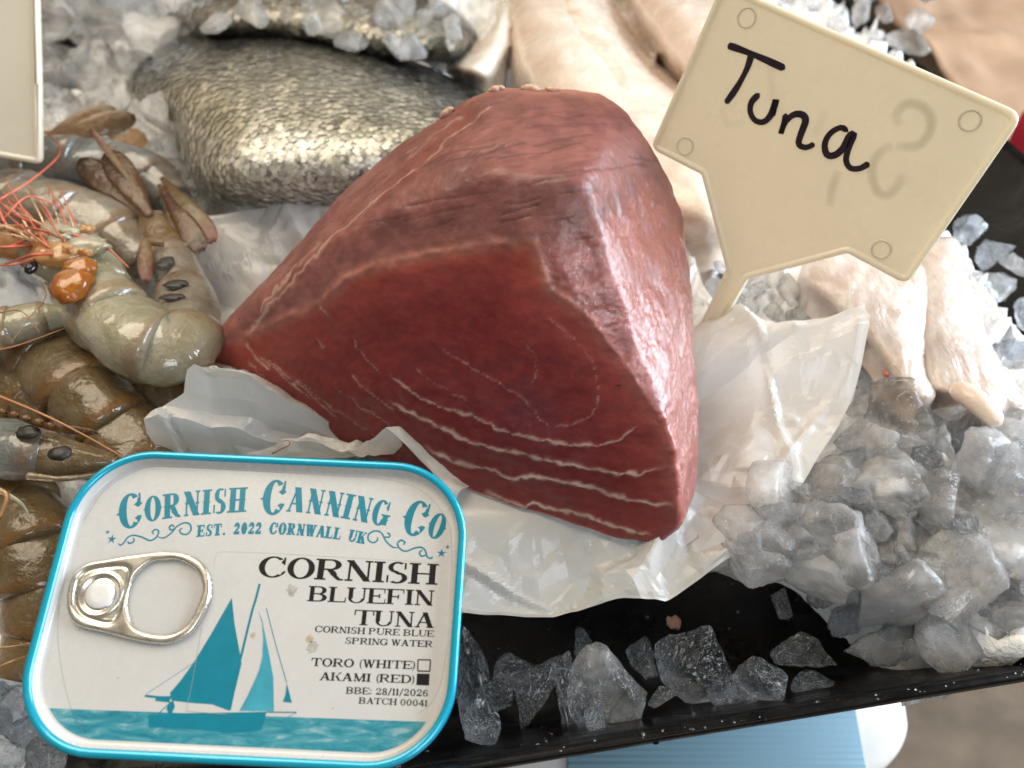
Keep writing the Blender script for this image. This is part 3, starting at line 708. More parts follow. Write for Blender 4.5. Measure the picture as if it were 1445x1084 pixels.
def build_tin():
    root = empty('fish_tin', tin_w(TW / 2, -TH / 2, -TD))
    tag(root, 'rectangular white and turquoise canned fish tin with ring pull and printed lid', 'tin')
    k = NT('turquoise_enamel'); k.b.inputs['Base Color'].default_value = (.004, .34, .50, 1)
    k.col(k.mix(k.rng(k.noise(700, 5), .62, .72, 0, .25), (.004, .33, .49), (.25, .45, .5))); k.set(Roughness=.22, Metallic=.25, Coat_Weight=.5, Coat_Roughness=.06); m_blue = k.m
    k = NT('white_lid_sticker')
    dirt = k.rng(k.voro(62), .02, .10, .55, 0); spot = k.math('MULTIPLY', dirt, k.rng(k.noise(45, 3), .52, .66, 0, 1))
    c0 = k.mix(k.rng(k.noise(90, 6), .3, .75, 0, .5), (.52, .515, .50), (.455, .448, .43)); c1 = k.mix(spot, c0, (.40, .34, .24))
    k.col(c1); k.rough(k.rng(k.noise(500, 4), .3, .7, .20, .34)); k.set(Coat_Weight=.15, Coat_Roughness=.10); k.nrm(k.bump(k.noise(120, 4), .10, .0006)); m_white = k.m
    m_teal = mat_plain('teal_print', (.002, .175, .245), .30, vary=.06, vscale=300)
    m_teal2 = mat_plain('faded_teal_print', (.04, .26, .34), .30, vary=.25, vscale=120)
    m_black = mat_plain('black_print', (.006, .005, .005), .5, .25)
    m_crease = mat_plain('sticker_crease', (.34, .31, .27), .5)
    def loop(ins, n=14, z=0.0):
        r = max(TR - ins, .2)
        return [tin_w(x, y, z) for x, y in rr_loop(ins, TW - ins, -TH + ins, -ins, r, n)]
    def loft(name, prof, mat, cap=False):
        v = []; 
        for ins, z in prof: v += loop(ins, 14, z)
        n = len(loop(0)); f = grid_faces(len(prof), n, True)
        if cap: f.append(tuple((len(prof) - 1) * n + i for i in range(n)))
        return fixn(mk(name, v, f, mat, root))
    body = [(.30, -TD), (.16, -TD + .03), (.10, -TD + .12), (.09, -.34)]
    v = []
    for ins, z in body: v += loop(ins, 14, z)
    n = len(loop(0)); f = grid_faces(len(body), n, True) + [tuple(range(n))]
    fixn(mk('tin_body', v, f, m_blue, root))
    loft('seam_rim', [(.09, -.34), (.02, -.30), (.0, -.24), (.0, -.08), (.03, -.02), (.09, 0), (.16, -.005), (.205, -.04), (.215, -.09)], m_blue)
    loft('lid_wall', [(.215, -.085), (.235, -.18), (.27, -.26), (.34, LZ), (.40, LZ + .004)], m_white)
    v = loop(.40, 14, LZ + .004); fixn(mk('lid_panel', v, [tuple(range(len(v)))], m_white, root, smooth=False))
    zz = LZ + .004
    # stamped contour line and sticker edge
    mb = MB()
    pts = [px2(*p) for p in ((118, 735), (150, 690), (200, 662), (250, 659), (340, 664), (480, 672), (540, 676), (590, 690), (622, 720), (637, 760), (634, 860), (625, 950), (610, 990), (590, 1008))]
    flat_line(mb, spline(pts, 90), .012, zz + .002)
    pts = [px2(*p) for p in ((92, 810), (84, 850), (82, 900), (90, 960), (104, 1010), (118, 1035))]; flat_line(mb, spline(pts, 30), .012, zz + .002)
    pts = [px2(*p) for p in ((302, 800), (305, 785), (318, 779), (420, 783), (620, 795))]; flat_line(mb, spline(pts, 40), .008, zz + .002)
    pts = [px2(*p) for p in ((285, 885), (272, 960), (264, 1000), (270, 1004), (320, 1008))]; flat_line(mb, spline(pts, 30), .009, zz + .0085)
    mb.build('sticker_edge', m_crease, root, smooth=False)
    # sea
    k = NT('printed_sea'); mp = k.mapping((130, 520, 520)); 
    # rotate to lid axes by using generated object space of the tin plane
    nse = k.noise(1.0, 6, .62, mp, .8)
    k.col(k.ramp(nse, [(.30, (.008, .15, .21)), (.48, (.03, .22, .28)), (.60, (.08, .28, .33)), (.74, (.34, .45, .47))])); k.set(Roughness=.25); m_sea = k.m
    top = [px2(*p) for p in ((47, 999), (120, 1001), (210, 1004), (380, 1010), (470, 1014), (560, 1017), (630, 1020))]
    lp = np.array(rr_loop(.40, TW - .40, -TH + .40, -.40, TR - .4, 20))
    y_at = lambda x: np.interp(x, [p[0] for p in top], [p[1] for p in top])
    sea = []
    for i in range(len(lp)):
        a, b = lp[i], lp[(i + 1) % len(lp)]
        ia, ib = a[1] < y_at(a[0]), b[1] < y_at(b[0])
        if ia: sea.append(tuple(a))
        if ia != ib:
            t = np.linspace(0, 1, 200); q = a + (b - a) * t[:, None]; j = np.argmin(np.abs(q[:, 1] - y_at(q[:, 0]))); sea.append(tuple(q[j]))
    # order: starts along bottom right; close over the waterline from the right to the left
    sea = np.array(sea)
    mb = MB(); flat_poly(mb, sea, zz + .002); so = mb.build('sea_print', m_sea, root, smooth=False)
    # boat
    bt = root
    def pl(mb, pxs, z): flat_poly(mb, [px2(*p) for p in pxs], z)
    def ln(mb, pxs, w_, z): flat_line(mb, spline([px2(*p) for p in pxs], 16), w_, z)
    mb = MB()
    pl(mb, [(327.3, 843.8), (331, 880), (339, 924), (341, 936), (333, 970), (324, 1003), (318, 1001), (299.7, 994), (270, 992), (242.4, 988.7), (240, 978), (254, 962), (274, 934.6), (298, 895)], zz + .004)
    mb.build('main_sail_print', m_teal, root, smooth=False)
    mb = MB()
    pl(mb, [(209.5, 1008.9), (230, 1009), (245.6, 1006.7), (300, 1006), (376, 1004.6), (373, 1018), (369, 1030), (345, 1034), (319, 1034), (280, 1030), (249, 1028), (209.5, 1026)], zz + .004)
    pl(mb, [(238, 1008), (235, 1000), (239, 991), (245, 989), (247, 997), (243, 1006)], zz + .0047)
    mb.build('hull_print', m_teal, root, smooth=False)
    mb = MB()
    ln(mb, [(366.6, 824), (361, 846), (355, 866), (340, 928)], .055, zz + .0052); ln(mb, [(357, 858), (346, 905), (338, 940), (325, 1002)], .03, zz + .0058)
    ln(mb, [(205, 982), (225, 984), (243, 984)], .05, zz + .0055); ln(mb, [(220, 986), (240, 988)], .10, zz + .006); ln(mb, [(376, 1005), (418.6, 1005.2)], .025, zz + .0052); ln(mb, [(376, 858), (388, 905), (404.8, 964)], .018, zz + .005); ln(mb, [(224, 1007), (240, 992)], .02, zz + .005)
    ln(mb, [(206, 980), (274, 935)], .008, zz + .005); ln(mb, [(418, 1006), (392, 1020)], .01, zz + .005)
    mb.build('mast_print', m_teal, root, smooth=False)
    mb = MB()
    pl(mb, [(364.5, 861.4), (370, 875), (375, 899), (382, 935), (385.7, 956), (386.7, 1003.6), (362, 1003.4), (338, 1003), (348, 985), (357, 966.4), (366, 945), (370.5, 926), (371.5, 900), (370, 880)], zz + .0045)
    mb.build('jib_print', m_teal2, root, smooth=False)
    mb = MB(); pl(mb, [(404.8, 964.3), (408, 976), (412, 992), (399.5, 990.4), (403, 980)], zz + .0045); mb.build('small_jib_print', m_teal, root, smooth=False)
    # writing
    west = dict(t=.27, h=.07, w=.78, gap=.12, spur=True, ext=.03, space=.55)
    slab_ = dict(t=.24, h=.075, w=1.06, gap=.045, ext=.07, space=.30)
    slab_s = dict(t=.22, h=.10, w=1.05, gap=.09, ext=.07, space=.34)
    lettering('arched_lettering', 'CORNISH CANNING CO', west, [(168, 744), (217, 735), (270, 728), (338, 723), (390, 722), (430, 724), (480, 731), (537, 742), (585, 752), (622, 763)], 35, m_teal, root, zz, sizes={0: 1.38, 8: 1.38, 16: 1.38})
    lettering('arched_lettering', 'EST. 2022 CORNWALL UK', dict(west, t=.30, h=.12), [(278, 758), (330, 754.5), (380, 754), (430, 756.5), (480, 762), (514, 768)], 16.5, m_teal, root, zz)
    lettering('product_lettering', 'CORNISH', slab_, [(363, 814), (616, 825.5)], 29, m_black, root, zz)
    lettering('product_lettering', 'BLUEFIN', slab_, [(434, 848.5), (611.5, 855)], 21.5, m_black, root, zz)
    lettering('product_lettering', 'TUNA', slab_, [(499, 882), (612, 886.5)], 21.5, m_black, root, zz)
    lettering('small_lettering', 'CORNISH PURE BLUE', slab_s, [(444, 892), (612, 899)], 9, m_black, root, zz)
    lettering('small_lettering', 'SPRING WATER', slab_s, [(487, 908.5), (610, 913.5)], 9, m_black, root, zz)
    lettering('small_lettering', 'TORO (WHITE)', slab_s, [(439, 940), (586.5, 944.5)], 11.5, m_black, root, zz)
    lettering('small_lettering', 'AKAMI (RED)', slab_s, [(451, 960), (585.5, 964.5)], 11.5, m_black, root, zz)
    lettering('small_lettering', 'BBE: 28/11/2026', slab_s, [(488, 979), (604, 983)], 9.5, m_black, root, zz)
    lettering('small_lettering', 'BATCH 00041', slab_s, [(506, 993), (603, 997)], 9, m_black, root, zz)
    mb = MB(); b = [(590, 931), (607.5, 931.5), (606.5, 947.5), (589.5, 947)]
    for i in range(4): ln(mb, [b[i], b[(i + 1) % 4]], .032, zz + .002 + .0006 * i)
    mb.build('empty_tick_box', m_black, root, smooth=False)
    mb = MB(); pl(mb, [(588.5, 950.5), (606.3, 951), (605.5, 967.5), (587.5, 967)], zz + .002); mb.build('filled_tick_box', m_black, root, smooth=False)
    # scrolls and stars
    sc_n = [0]
    def scroll(pts, w_=.045): sc_n[0] += 1; mb = MB(); flat_line(mb, spline([px2(*p) for p in pts], 70), w_, zz + .002 + .0006 * (sc_n[0] % 5), ([0, .1, .5, .9, 1], [.5, .9, 1, .9, .5])); mb.build('scroll_ornament', m_teal, root, smooth=False)
    scroll([(167.5, 767), (170, 769.5), (175, 766), (180, 759), (188, 755.5), (200, 758), (212, 763), (221, 758), (224, 750), (219, 747.5), (215, 751), (217.5, 754)])
    scroll([(180, 764), (183, 767), (189, 764), (188.5, 759)]); scroll([(223, 758), (232, 759), (242, 752), (250, 743), (260, 738), (268, 740), (269.5, 748), (264, 754), (256, 753), (254, 748), (258, 745)]); scroll([(247, 746), (241, 748), (239.5, 743.5), (243, 741), (246, 744)])
    scroll([(532, 758), (533, 762), (527, 766), (520, 762), (520.5, 754), (529, 749.5), (538, 752), (545, 764), (554, 772), (562, 773)]); scroll([(542, 758), (549, 758), (550, 754), (546, 752)]); scroll([(563, 772), (561, 767), (566, 762.5), (571.5, 765.5), (569, 769)]); scroll([(560, 768), (565, 775), (573, 778), (584, 774), (594, 772.5), (600, 777), (603, 786), (609, 788), (610, 785)]); scroll([(602, 783), (595, 785), (592, 780), (596, 776.5)])
    def star(px_, py_, r):
        c = px2(px_, py_); rc = np.linalg.norm(px2(px_ + r, py_) - c)
        pts = [c + rc * (1 if i % 2 == 0 else .36) * np.array([math.cos(math.radians(90 + 36 * i)), math.sin(math.radians(90 + 36 * i))]) for i in range(10)]
        mb = MB(); flat_poly(mb, pts, zz + .003); mb.build('star_ornament', m_teal, root, smooth=False)
    star(158, 761, 7); star(152, 751, 3.6); star(623, 781, 7); star(631.5, 772, 3.6)

    rst = np.random.RandomState(12); m_st = mat_plain('greyish_stain', (.37, .355, .325), .4, vary=.25, vscale=500); m_st2 = mat_plain('brown_stain', (.42, .35, .24), .4, vary=.25, vscale=500)
    for sx, sy, sr, sm_ in ((412, 833, 9, m_st), (437, 901, 7, m_st2), (441, 914, 9, m_st), (357, 897, 5, m_st2), (167, 957, 1.6, m_st2), (112, 889, 1.6, m_st2), (600, 678, 2, m_st), (250, 985, 1.4, m_st), (330, 690, 1.4, m_st), (470, 1000, 1.6, m_st2)):
        c = px2(sx, sy); rc = np.linalg.norm(px2(sx + sr, sy) - c); mb = MB(); flat_poly(mb, [c + rc * rst.uniform(.6, 1.1) * np.array([math.cos(t), math.sin(t)]) for t in np.linspace(0, 2 * np.pi, 16, endpoint=False)], zz + .0015); mb.build('stain_mark', sm_, root, smooth=False)
    # ---- ring pull, pressed from sheet: height field over a signed distance shape
    m_al = NT('brushed_aluminium'); 
    m_al.col(m_al.mix(m_al.rng(m_al.noise(1, 5, .6, m_al.mapping((260, 2600, 260))), .3, .7, 0, 1), (.66, .62, .54), (.82, .79, .72))); m_al.set(Metallic=1.0); m_al.rough(m_al.rng(m_al.noise(300, 4), .3, .7, .24, .38)); m_al = m_al.m
    ZP = LZ + .16
    tp = lambda px_, py_: tin_px(px_, py_, ZP)
    outer = spline([tp(*p) for p in ((91, 839), (99.7, 812), (119.6, 795), (150, 788.5), (174, 784), (204, 780), (229, 777.5), (261.6, 780.7), (286.5, 795), (296.5, 819), (294, 849), (276.5, 884), (259, 900), (234, 908.7), (199.3, 906), (149.5, 893.7), (107, 882.5), (93.4, 863.8), (91, 839))], 150)[:-1]
    hole = spline([tp(*p) for p in ((178, 850), (181, 830), (192, 809), (212, 793), (230, 790), (249, 790), (274, 803), (284, 824), (281.5, 844), (264, 879), (241.6, 894), (212, 894), (189, 884), (180.6, 866), (178, 850))], 120)[:-1]
    dpl = spline([tp(*p) for p in ((107, 838), (113, 815), (130, 805), (160, 801), (177, 803), (177, 818), (170, 845), (160, 872), (146, 876), (120, 868), (108, 854), (107, 838))], 80)[:-1]
    lo = outer.min(0) - .08; hi = outer.max(0) + .08; st = .028
    gx = np.arange(lo[0], hi[0], st); gy = np.arange(lo[1], hi[1], st); X, Y = np.meshgrid(gx, gy, indexing='ij'); pt = np.stack([X.ravel(), Y.ravel()], 1)
    def D(p): return np.maximum(poly_sdf(p, outer), -poly_sdf(p, hole))
    d = D(pt); ny = len(gy); nx = len(gx)
    F = [(i * ny + j, (i + 1) * ny + j, (i + 1) * ny + j + 1, i * ny + j + 1) for i in range(nx - 1) for j in range(ny - 1) if min(d[i * ny + j], d[(i + 1) * ny + j], d[(i + 1) * ny + j + 1], d[i * ny + j + 1]) < 0 and max(d[i * ny + j], d[(i + 1) * ny + j], d[(i + 1) * ny + j + 1], d[i * ny + j + 1]) < st * .95]
    used = np.unique(np.array(F).ravel()); mp_ = -np.ones(nx * ny, int); mp_[used] = np.arange(len(used)); p = pt[used].copy()
    for _ in range(3):      # pull the stair-stepped border onto the true outline
        dd = D(p); g_ = np.stack([(D(p + [1e-3, 0]) - dd) / 1e-3, (D(p + [0, 1e-3]) - dd) / 1e-3], 1); m_ = dd > -st * .4
        p[m_] -= (g_ * dd[:, None])[m_] / np.maximum((g_ ** 2).sum(1), .3)[m_][:, None]
    dd = -D(p)
    z = .10 * np.sqrt(np.clip(1 - (1 - np.clip(dd / .085, 0, 1)) ** 2, 0, 1))     # rolled edge
    dp = poly_sdf(p, dpl)
    z -= .075 * np.exp(-((dp - .03) / .055) ** 2) * sstep(0, .06, dd)               # pressed channel round the nose
    z = np.where(dp < -.02, .055 + 0 * z, z) * 1.0
    rc_ = np.linalg.norm(p - tp(140, 838), axis=1); z += (.03 * np.exp(-((rc_ - .52) / .035) ** 2) - .035 * np.exp(-((rc_ - .40) / .04) ** 2)) * (dp < 0)
    xy = p
    v = np.concatenate([[tin_w(a, b, ZP - .10 + c) for (a, b), c in zip(xy, z)], [tin_w(a, b, ZP - .125) for a, b in xy]])
    nn = len(p); FF = [tuple(mp_[i] for i in q) for q in F]
    cnt = {}
    for q in FF:
        for a, b in zip(q, q[1:] + q[:1]): cnt[(a, b)] = 1
    side = [(b, a, a + nn, b + nn) for (a, b) in cnt if (b, a) not in cnt]
    pull = fixn(mk('ring_pull', v, FF + [tuple(i + nn for i in q[::-1]) for q in FF] + side, m_al, root))
    c = tp(140, 838); mb = MB()
    rr_ = .36
    prof = [(rr_ * 1.02, -.06), (rr_, .02), (rr_ * .95, .034), (rr_ * .5, .036), (.01, .036)]
    a_ = np.linspace(0, 2 * np.pi, 36, endpoint=False); v = []
    for r, h_ in prof: v += [tin_w(c[0] + r * math.cos(t), c[1] + r * math.sin(t) * 1.0, ZP - .045 + h_) for t in a_]
    rv = fixn(mk('rivet', v, grid_faces(len(prof), 36, True), mat_plain('pale_rivet', (.70, .69, .68), .4, metal=.15), pull))
    return root
build_tin()

# ================================================================== PRICE TAGS
def mat_tagplastic():
    k = NT('cream_tag_plastic'); k.col(k.mix(k.rng(k.noise(60, 5), .3, .7, 0, 1), (.76, .705, .59), (.80, .745, .63))); k.rough(k.rng(k.noise(90, 6), .3, .7, .18, .46))
    k.set(Subsurface_Weight=.3, Subsurface_Radius=(1, .8, .5), Subsurface_Scale=.004); k.nrm(k.bump(k.noise(180, 3), .06, .0005))
    tr = k.N.new('ShaderNodeBsdfTranslucent'); tr.inputs[0].default_value = (.86, .79, .63, 1); mx = k.N.new('ShaderNodeMixShader'); mx.inputs[0].default_value = .34
    k.link(k.b.outputs[0], mx.inputs[1]); k.link(tr.outputs[0], mx.inputs[2]); k.link(mx.outputs[0], k.out.inputs[0]); return k.m
M['tag'] = mat_tagplastic()
M['ink'] = mat_plain('black_marker_ink', (.016, .010, .018), .38, vary=.5, vscale=260)
M['ghost'] = mat_plain('ink_seen_through_plastic', (.47, .375, .225), .40)
def round_poly(pts, radii, n=7):
    out = []; N = len(pts)
    for i in range(N):
        a, b, c = np.array(pts[i - 1]), np.array(pts[i]), np.array(pts[(i + 1) % N]); u = a - b; w_ = c - b; lu = np.linalg.norm(u); lw = np.linalg.norm(w_); u /= lu; w_ /= lw
        ang = math.acos(max(-1, min(1, u @ w_))); d = min(radii[i] / math.tan(ang / 2), lu * .45, lw * .45)
        p0, p1 = b + u * d, b + w_ * d
        for t in np.linspace(0, 1, n): out.append((1 - t) ** 2 * p0 + 2 * t * (1 - t) * b + t * t * p1)
    return np.array(out)
def offset_loop(lp, d):        # inward offset of a dense closed loop
    lp = np.asarray(lp); t = np.roll(lp, -1, 0) - np.roll(lp, 1, 0); t /= np.linalg.norm(t, axis=1)[:, None] + 1e-9
    area_ = 0.5 * np.sum(lp[:, 0] * np.roll(lp[:, 1], -1) - np.roll(lp[:, 0], -1) * lp[:, 1])
    n = np.stack([-t[:, 1], t[:, 0]], 1) * np.sign(area_); return lp + n * d
def build_tag(base, n, px_poly, radii, label, name='price_tag'):
    n = np.asarray(n, float); n /= np.linalg.norm(n)
    ux = np.cross([0, 0, 1.0], n); ux /= np.linalg.norm(ux); uy = np.cross(n, ux)
    L2 = lambda px_, py_, h=0.0: (lambda q: np.array([q @ ux, q @ uy]))(on_plane(px_, py_, base + n * h, n) - base)
    W3 = lambda p, h: base + ux * p[0] + uy * p[1] + n * h
    root = empty(name, base); tag(root, label, 'price tag', 'cream plastic price tags')
    lp = round_poly([L2(*p) for p in px_poly], radii)
    prof = [(.10, -.24), (.03, -.22), (.0, -.16), (.0, .02), (.03, .07), (.09, .095), (.15, .08), (.20, .03), (.23, .0)]
    v = []
    for d, z in prof: v += [W3(p, z) for p in offset_loop(lp, d)]
    N = len(lp); f = grid_faces(len(prof), N, True); 
    v0 = [W3(p, -.24) for p in offset_loop(lp, .10)]
    o = fixn(mk('plate', v, f + [tuple((len(prof) - 1) * N + i for i in range(N)), tuple(range(N))[::-1]], M['tag'], root, smooth=False))
    sm = [True] * len(o.data.polygons)
    for i, q in enumerate(o.data.polygons): sm[i] = len(q.vertices) == 4
    o.data.polygons.foreach_set('use_smooth', sm)
    return root, L2, W3
def strokes(name, root, L2, W3, lines, w_px, mat, h, taper=.75):
    mb = MB(); k = 0
    for ln in lines:
        p = spline([L2(*q) for q in ln], 40); wd = np.linalg.norm(L2(1200, 200) - L2(1200 + w_px, 200)) * .72
        t = np.gradient(p, axis=0); t /= np.linalg.norm(t, axis=1)[:, None]; nn = np.stack([-t[:, 1], t[:, 0]], 1)
        u = np.linspace(0, 1, 40); ww = wd / 2 * (1 + .12 * np.sin(u * 9 + k)) * np.minimum(1, np.sqrt(np.clip(np.minimum(u, 1 - u) / .03, 0.05, 1)))
        k += 1; z = h + .0012 * k
        v = [W3(a, z) for a in p + nn * ww[:, None]] + [W3(a, z) for a in p - nn * ww[:, None]]
        mb.add(v, [(i, i + 1, 40 + i + 1, 40 + i) for i in range(39)])
    return mb.build(name, mat, root, smooth=False)
TB = P(985, 494, .5); TN = (-.5265, -.794, .304)
poly = [(1020, -25), (1446, 162), (1280, 402), (1196, 357), (1056, 394), (996, 500), (962, 560), (940, 548), (978, 478), (1025, 380), (990, 246), (918, 209)]
root, L2, W3 = build_tag(TB, TN, poly, [.35, .45, .35, .2, .12, .02, .05, .05, .02, .12, .2, .35], "cream plastic price tag with handwritten black 'Tuna' standing behind the tuna loin")
for px_, py_ in ((1054, 25), (967, 206), (1369, 170), (1244, 352)):
    c = L2(px_, py_); mb = MB(); a_ = np.linspace(0, 2 * np.pi, 28, endpoint=False); v = []
    R0 = .30
    for r, z in ((R0 * 1.06, .001), (R0 * 1.0, .028), (R0 * .95, .034), (R0 * .88, .026), (R0 * .82, .001)): v += [W3(c + r * np.array([math.cos(t), math.sin(t)]), z) for t in a_]
    fixn(mk('moulded_pip', v, grid_faces(5, 28, True), M['tag'], root))
# raised ridge along the stem
strokes('handwriting', root, L2, W3, [
    [(1027, 64), (1045, 70), (1075, 82), (1108, 97)],
    [(1061, 76), (1055, 95), (1045, 115), (1035, 131), (1024, 146)],
    [(1072, 132), (1061, 144), (1059, 158), (1066, 170), (1078, 172), (1088, 162), (1094, 146), (1095, 141), (1092, 156), (1090, 165)],
    [(1109, 160), (1107, 172), (1102, 189), (1108, 173), (1120, 162), (1132, 162), (1137, 170), (1132, 185), (1127, 202), (1135, 208), (1144, 206), (1149, 202)],
    [(1197, 186), (1187, 180), (1172, 188), (1164, 203), (1167, 218), (1178, 219), (1190, 209), (1199, 192), (1205, 190), (1198, 208), (1194, 226), (1200, 237), (1212, 238), (1221, 234), (1227, 230)],
], 13.5, M['ink'], .012)
def ghost_strokes(name, root, L2, W3, lines, w_px, h):
    k = NT('ink_seen_through_plastic'); k.b.inputs['Base Color'].default_value = (.10, .08, .055, 1); k.set(Roughness=.36)
    tp = k.N.new('ShaderNodeBsdfTransparent'); mx = k.N.new('ShaderNodeMixShader'); k.link(k.math('MULTIPLY', k.attr('soft', 'Fac'), .26), mx.inputs[0]); k.link(tp.outputs[0], mx.inputs[1]); k.link(k.b.outputs[0], mx.inputs[2]); k.link(mx.outputs[0], k.out.inputs[0])
    mb = MB(); soft = []; idx = 0
    for ln, st_ in lines:
        p = spline([L2(*q) for q in ln], 40); wd = np.linalg.norm(L2(1200, 200) - L2(1200 + w_px, 200)); t = np.gradient(p, axis=0); t /= np.linalg.norm(t, axis=1)[:, None]; nn = np.stack([-t[:, 1], t[:, 0]], 1); idx += 1
        u = np.linspace(0, 1, 40); e = np.sin(np.pi * u) ** .35
        v = []
        for i in range(40):
            for q in np.linspace(-1, 1, 9): v.append(W3(p[i] + nn[i] * wd * .62 * q, h + .0012 * idx)); soft.append(st_ * e[i] * (1 - q * q) ** 1.3)
        mb.add(v, grid_faces(40, 9))
    return mb.build(name, k.m, root, smooth=False, attrs={'soft': np.array(soft)})
ghost_strokes('ink_showing_through', root, L2, W3, [
    ([(1268, 180), (1266, 160), (1280, 147), (1300, 150), (1313, 165), (1312, 185), (1300, 203), (1285, 207), (1262, 206)], .85), ([(1262, 206), (1245, 212), (1232, 232), (1232, 255), (1240, 272), (1255, 274), (1268, 260), (1274, 243)], .75),
    ([(1170, 292), (1175, 265), (1184, 240)], .6), ([(1088, 85), (1088, 120), (1098, 158)], .25), ([(1148, 195), (1158, 172), (1165, 155)], .25), ([(1026, 140), (1020, 160), (1030, 175), (1052, 172)], .22),
], 15, .003)

# second tag: only its edge reaches into the picture
n2 = np.array([.10, -.80, .62]); n2 /= np.linalg.norm(n2)
b2 = P(-60, 300, 3.5)
root2, L2b, W3b = build_tag(b2, n2, [(-260, -150), (52, -120), (58, 120), (59, 232), (-60, 212), (-120, 330), (-150, 330), (-150, 250), (-260, 235)], [.3, .3, .05, .3, .2, .1, .1, .2, .3], 'blank cream plastic price tag with a pale raised edge standing above the prawns')
from mathutils.geometry import delaunay_2d_cdt

# ================================================================== WRAPPING PAPER
def mat_paper():
    k = NT('waxed_white_paper'); k.b.inputs['Base Color'].default_value = (.80, .79, .765, 1)
    k.col(k.mix(k.rng(k.noise(40, 5), .35, .7, 0, 1), (.88, .87, .85), (.82, .795, .76))); k.rough(k.rng(k.noise(160, 4), .3, .7, .16, .34)); k.set(Coat_Weight=.35, Coat_Roughness=.10)
    b = k.bump(k.noise(120, 4, .6, None, 1.2), .14, .0012); k.nrm(b)
    tr = k.N.new('ShaderNodeBsdfTranslucent'); tr.inputs[0].default_value = (.92, .90, .86, 1); k.link(b, tr.inputs['Normal'])
    mx = k.N.new('ShaderNodeMixShader'); mx.inputs[0].default_value = .42; k.link(k.b.outputs[0], mx.inputs[1]); k.link(tr.outputs[0], mx.inputs[2])
    tp = k.N.new('ShaderNodeBsdfTransparent'); m2 = k.N.new('ShaderNodeMixShader'); m2.inputs[0].default_value = .27
    k.link(mx.outputs[0], m2.inputs[1]); k.link(tp.outputs[0], m2.inputs[2]); k.link(m2.outputs[0], k.out.inputs[0]); return k.m
M['paper'] = mat_paper()
# outline of the sheet, (px, py, height cm); rises at the crumpled corners
SHEET = [(292, 297, 2.7), (380, 290, 2.8), (472, 285, 2.8), (600, 240, 1.8), (760, 190, 1.0), (900, 240, 1.0), (975, 360, 1.2), (994, 398, 2.0), (1015, 440, 1.6), (1060, 452, 2.2), (1102, 462, 2.8), (1160, 446, 3.5), (1218, 427, 4.2), (1228, 446, 4.0), (1214, 520, 2.8), (1204, 560, 2.2), (1184, 600, 1.7), (1152, 650, 1.2), (1130, 688, .9), (1098, 702, 1.0), (1066, 745, .6), (1034, 790, .3), (985, 822, .0), (938, 851, -.3), (905, 846, -.1), (870, 847, -.3), (820, 856, -.7), (780, 864, -.8), (716, 862, -.8), (650, 861, -.7), (560, 850, -.4), (560, 760, .0), (640, 700, .9), (600, 650, 1.4), (545, 601, 2.2), (515, 620, 2.0), (488, 640, 1.3), (465, 632, 1.2), (400, 622, 1.3), (340, 648, 1.1), (262, 655, 1.2), (222, 632, 1.9), (205, 607, 2.7), (201, 588, 3.2), (232, 572, 3.0), (258, 552, 3.4), (264, 522, 4.0), (274, 513, 4.2), (286, 520, 4.0), (292, 512, 1.4), (262, 470, .8), (262, 400, .8), (278, 340, 2.0)]
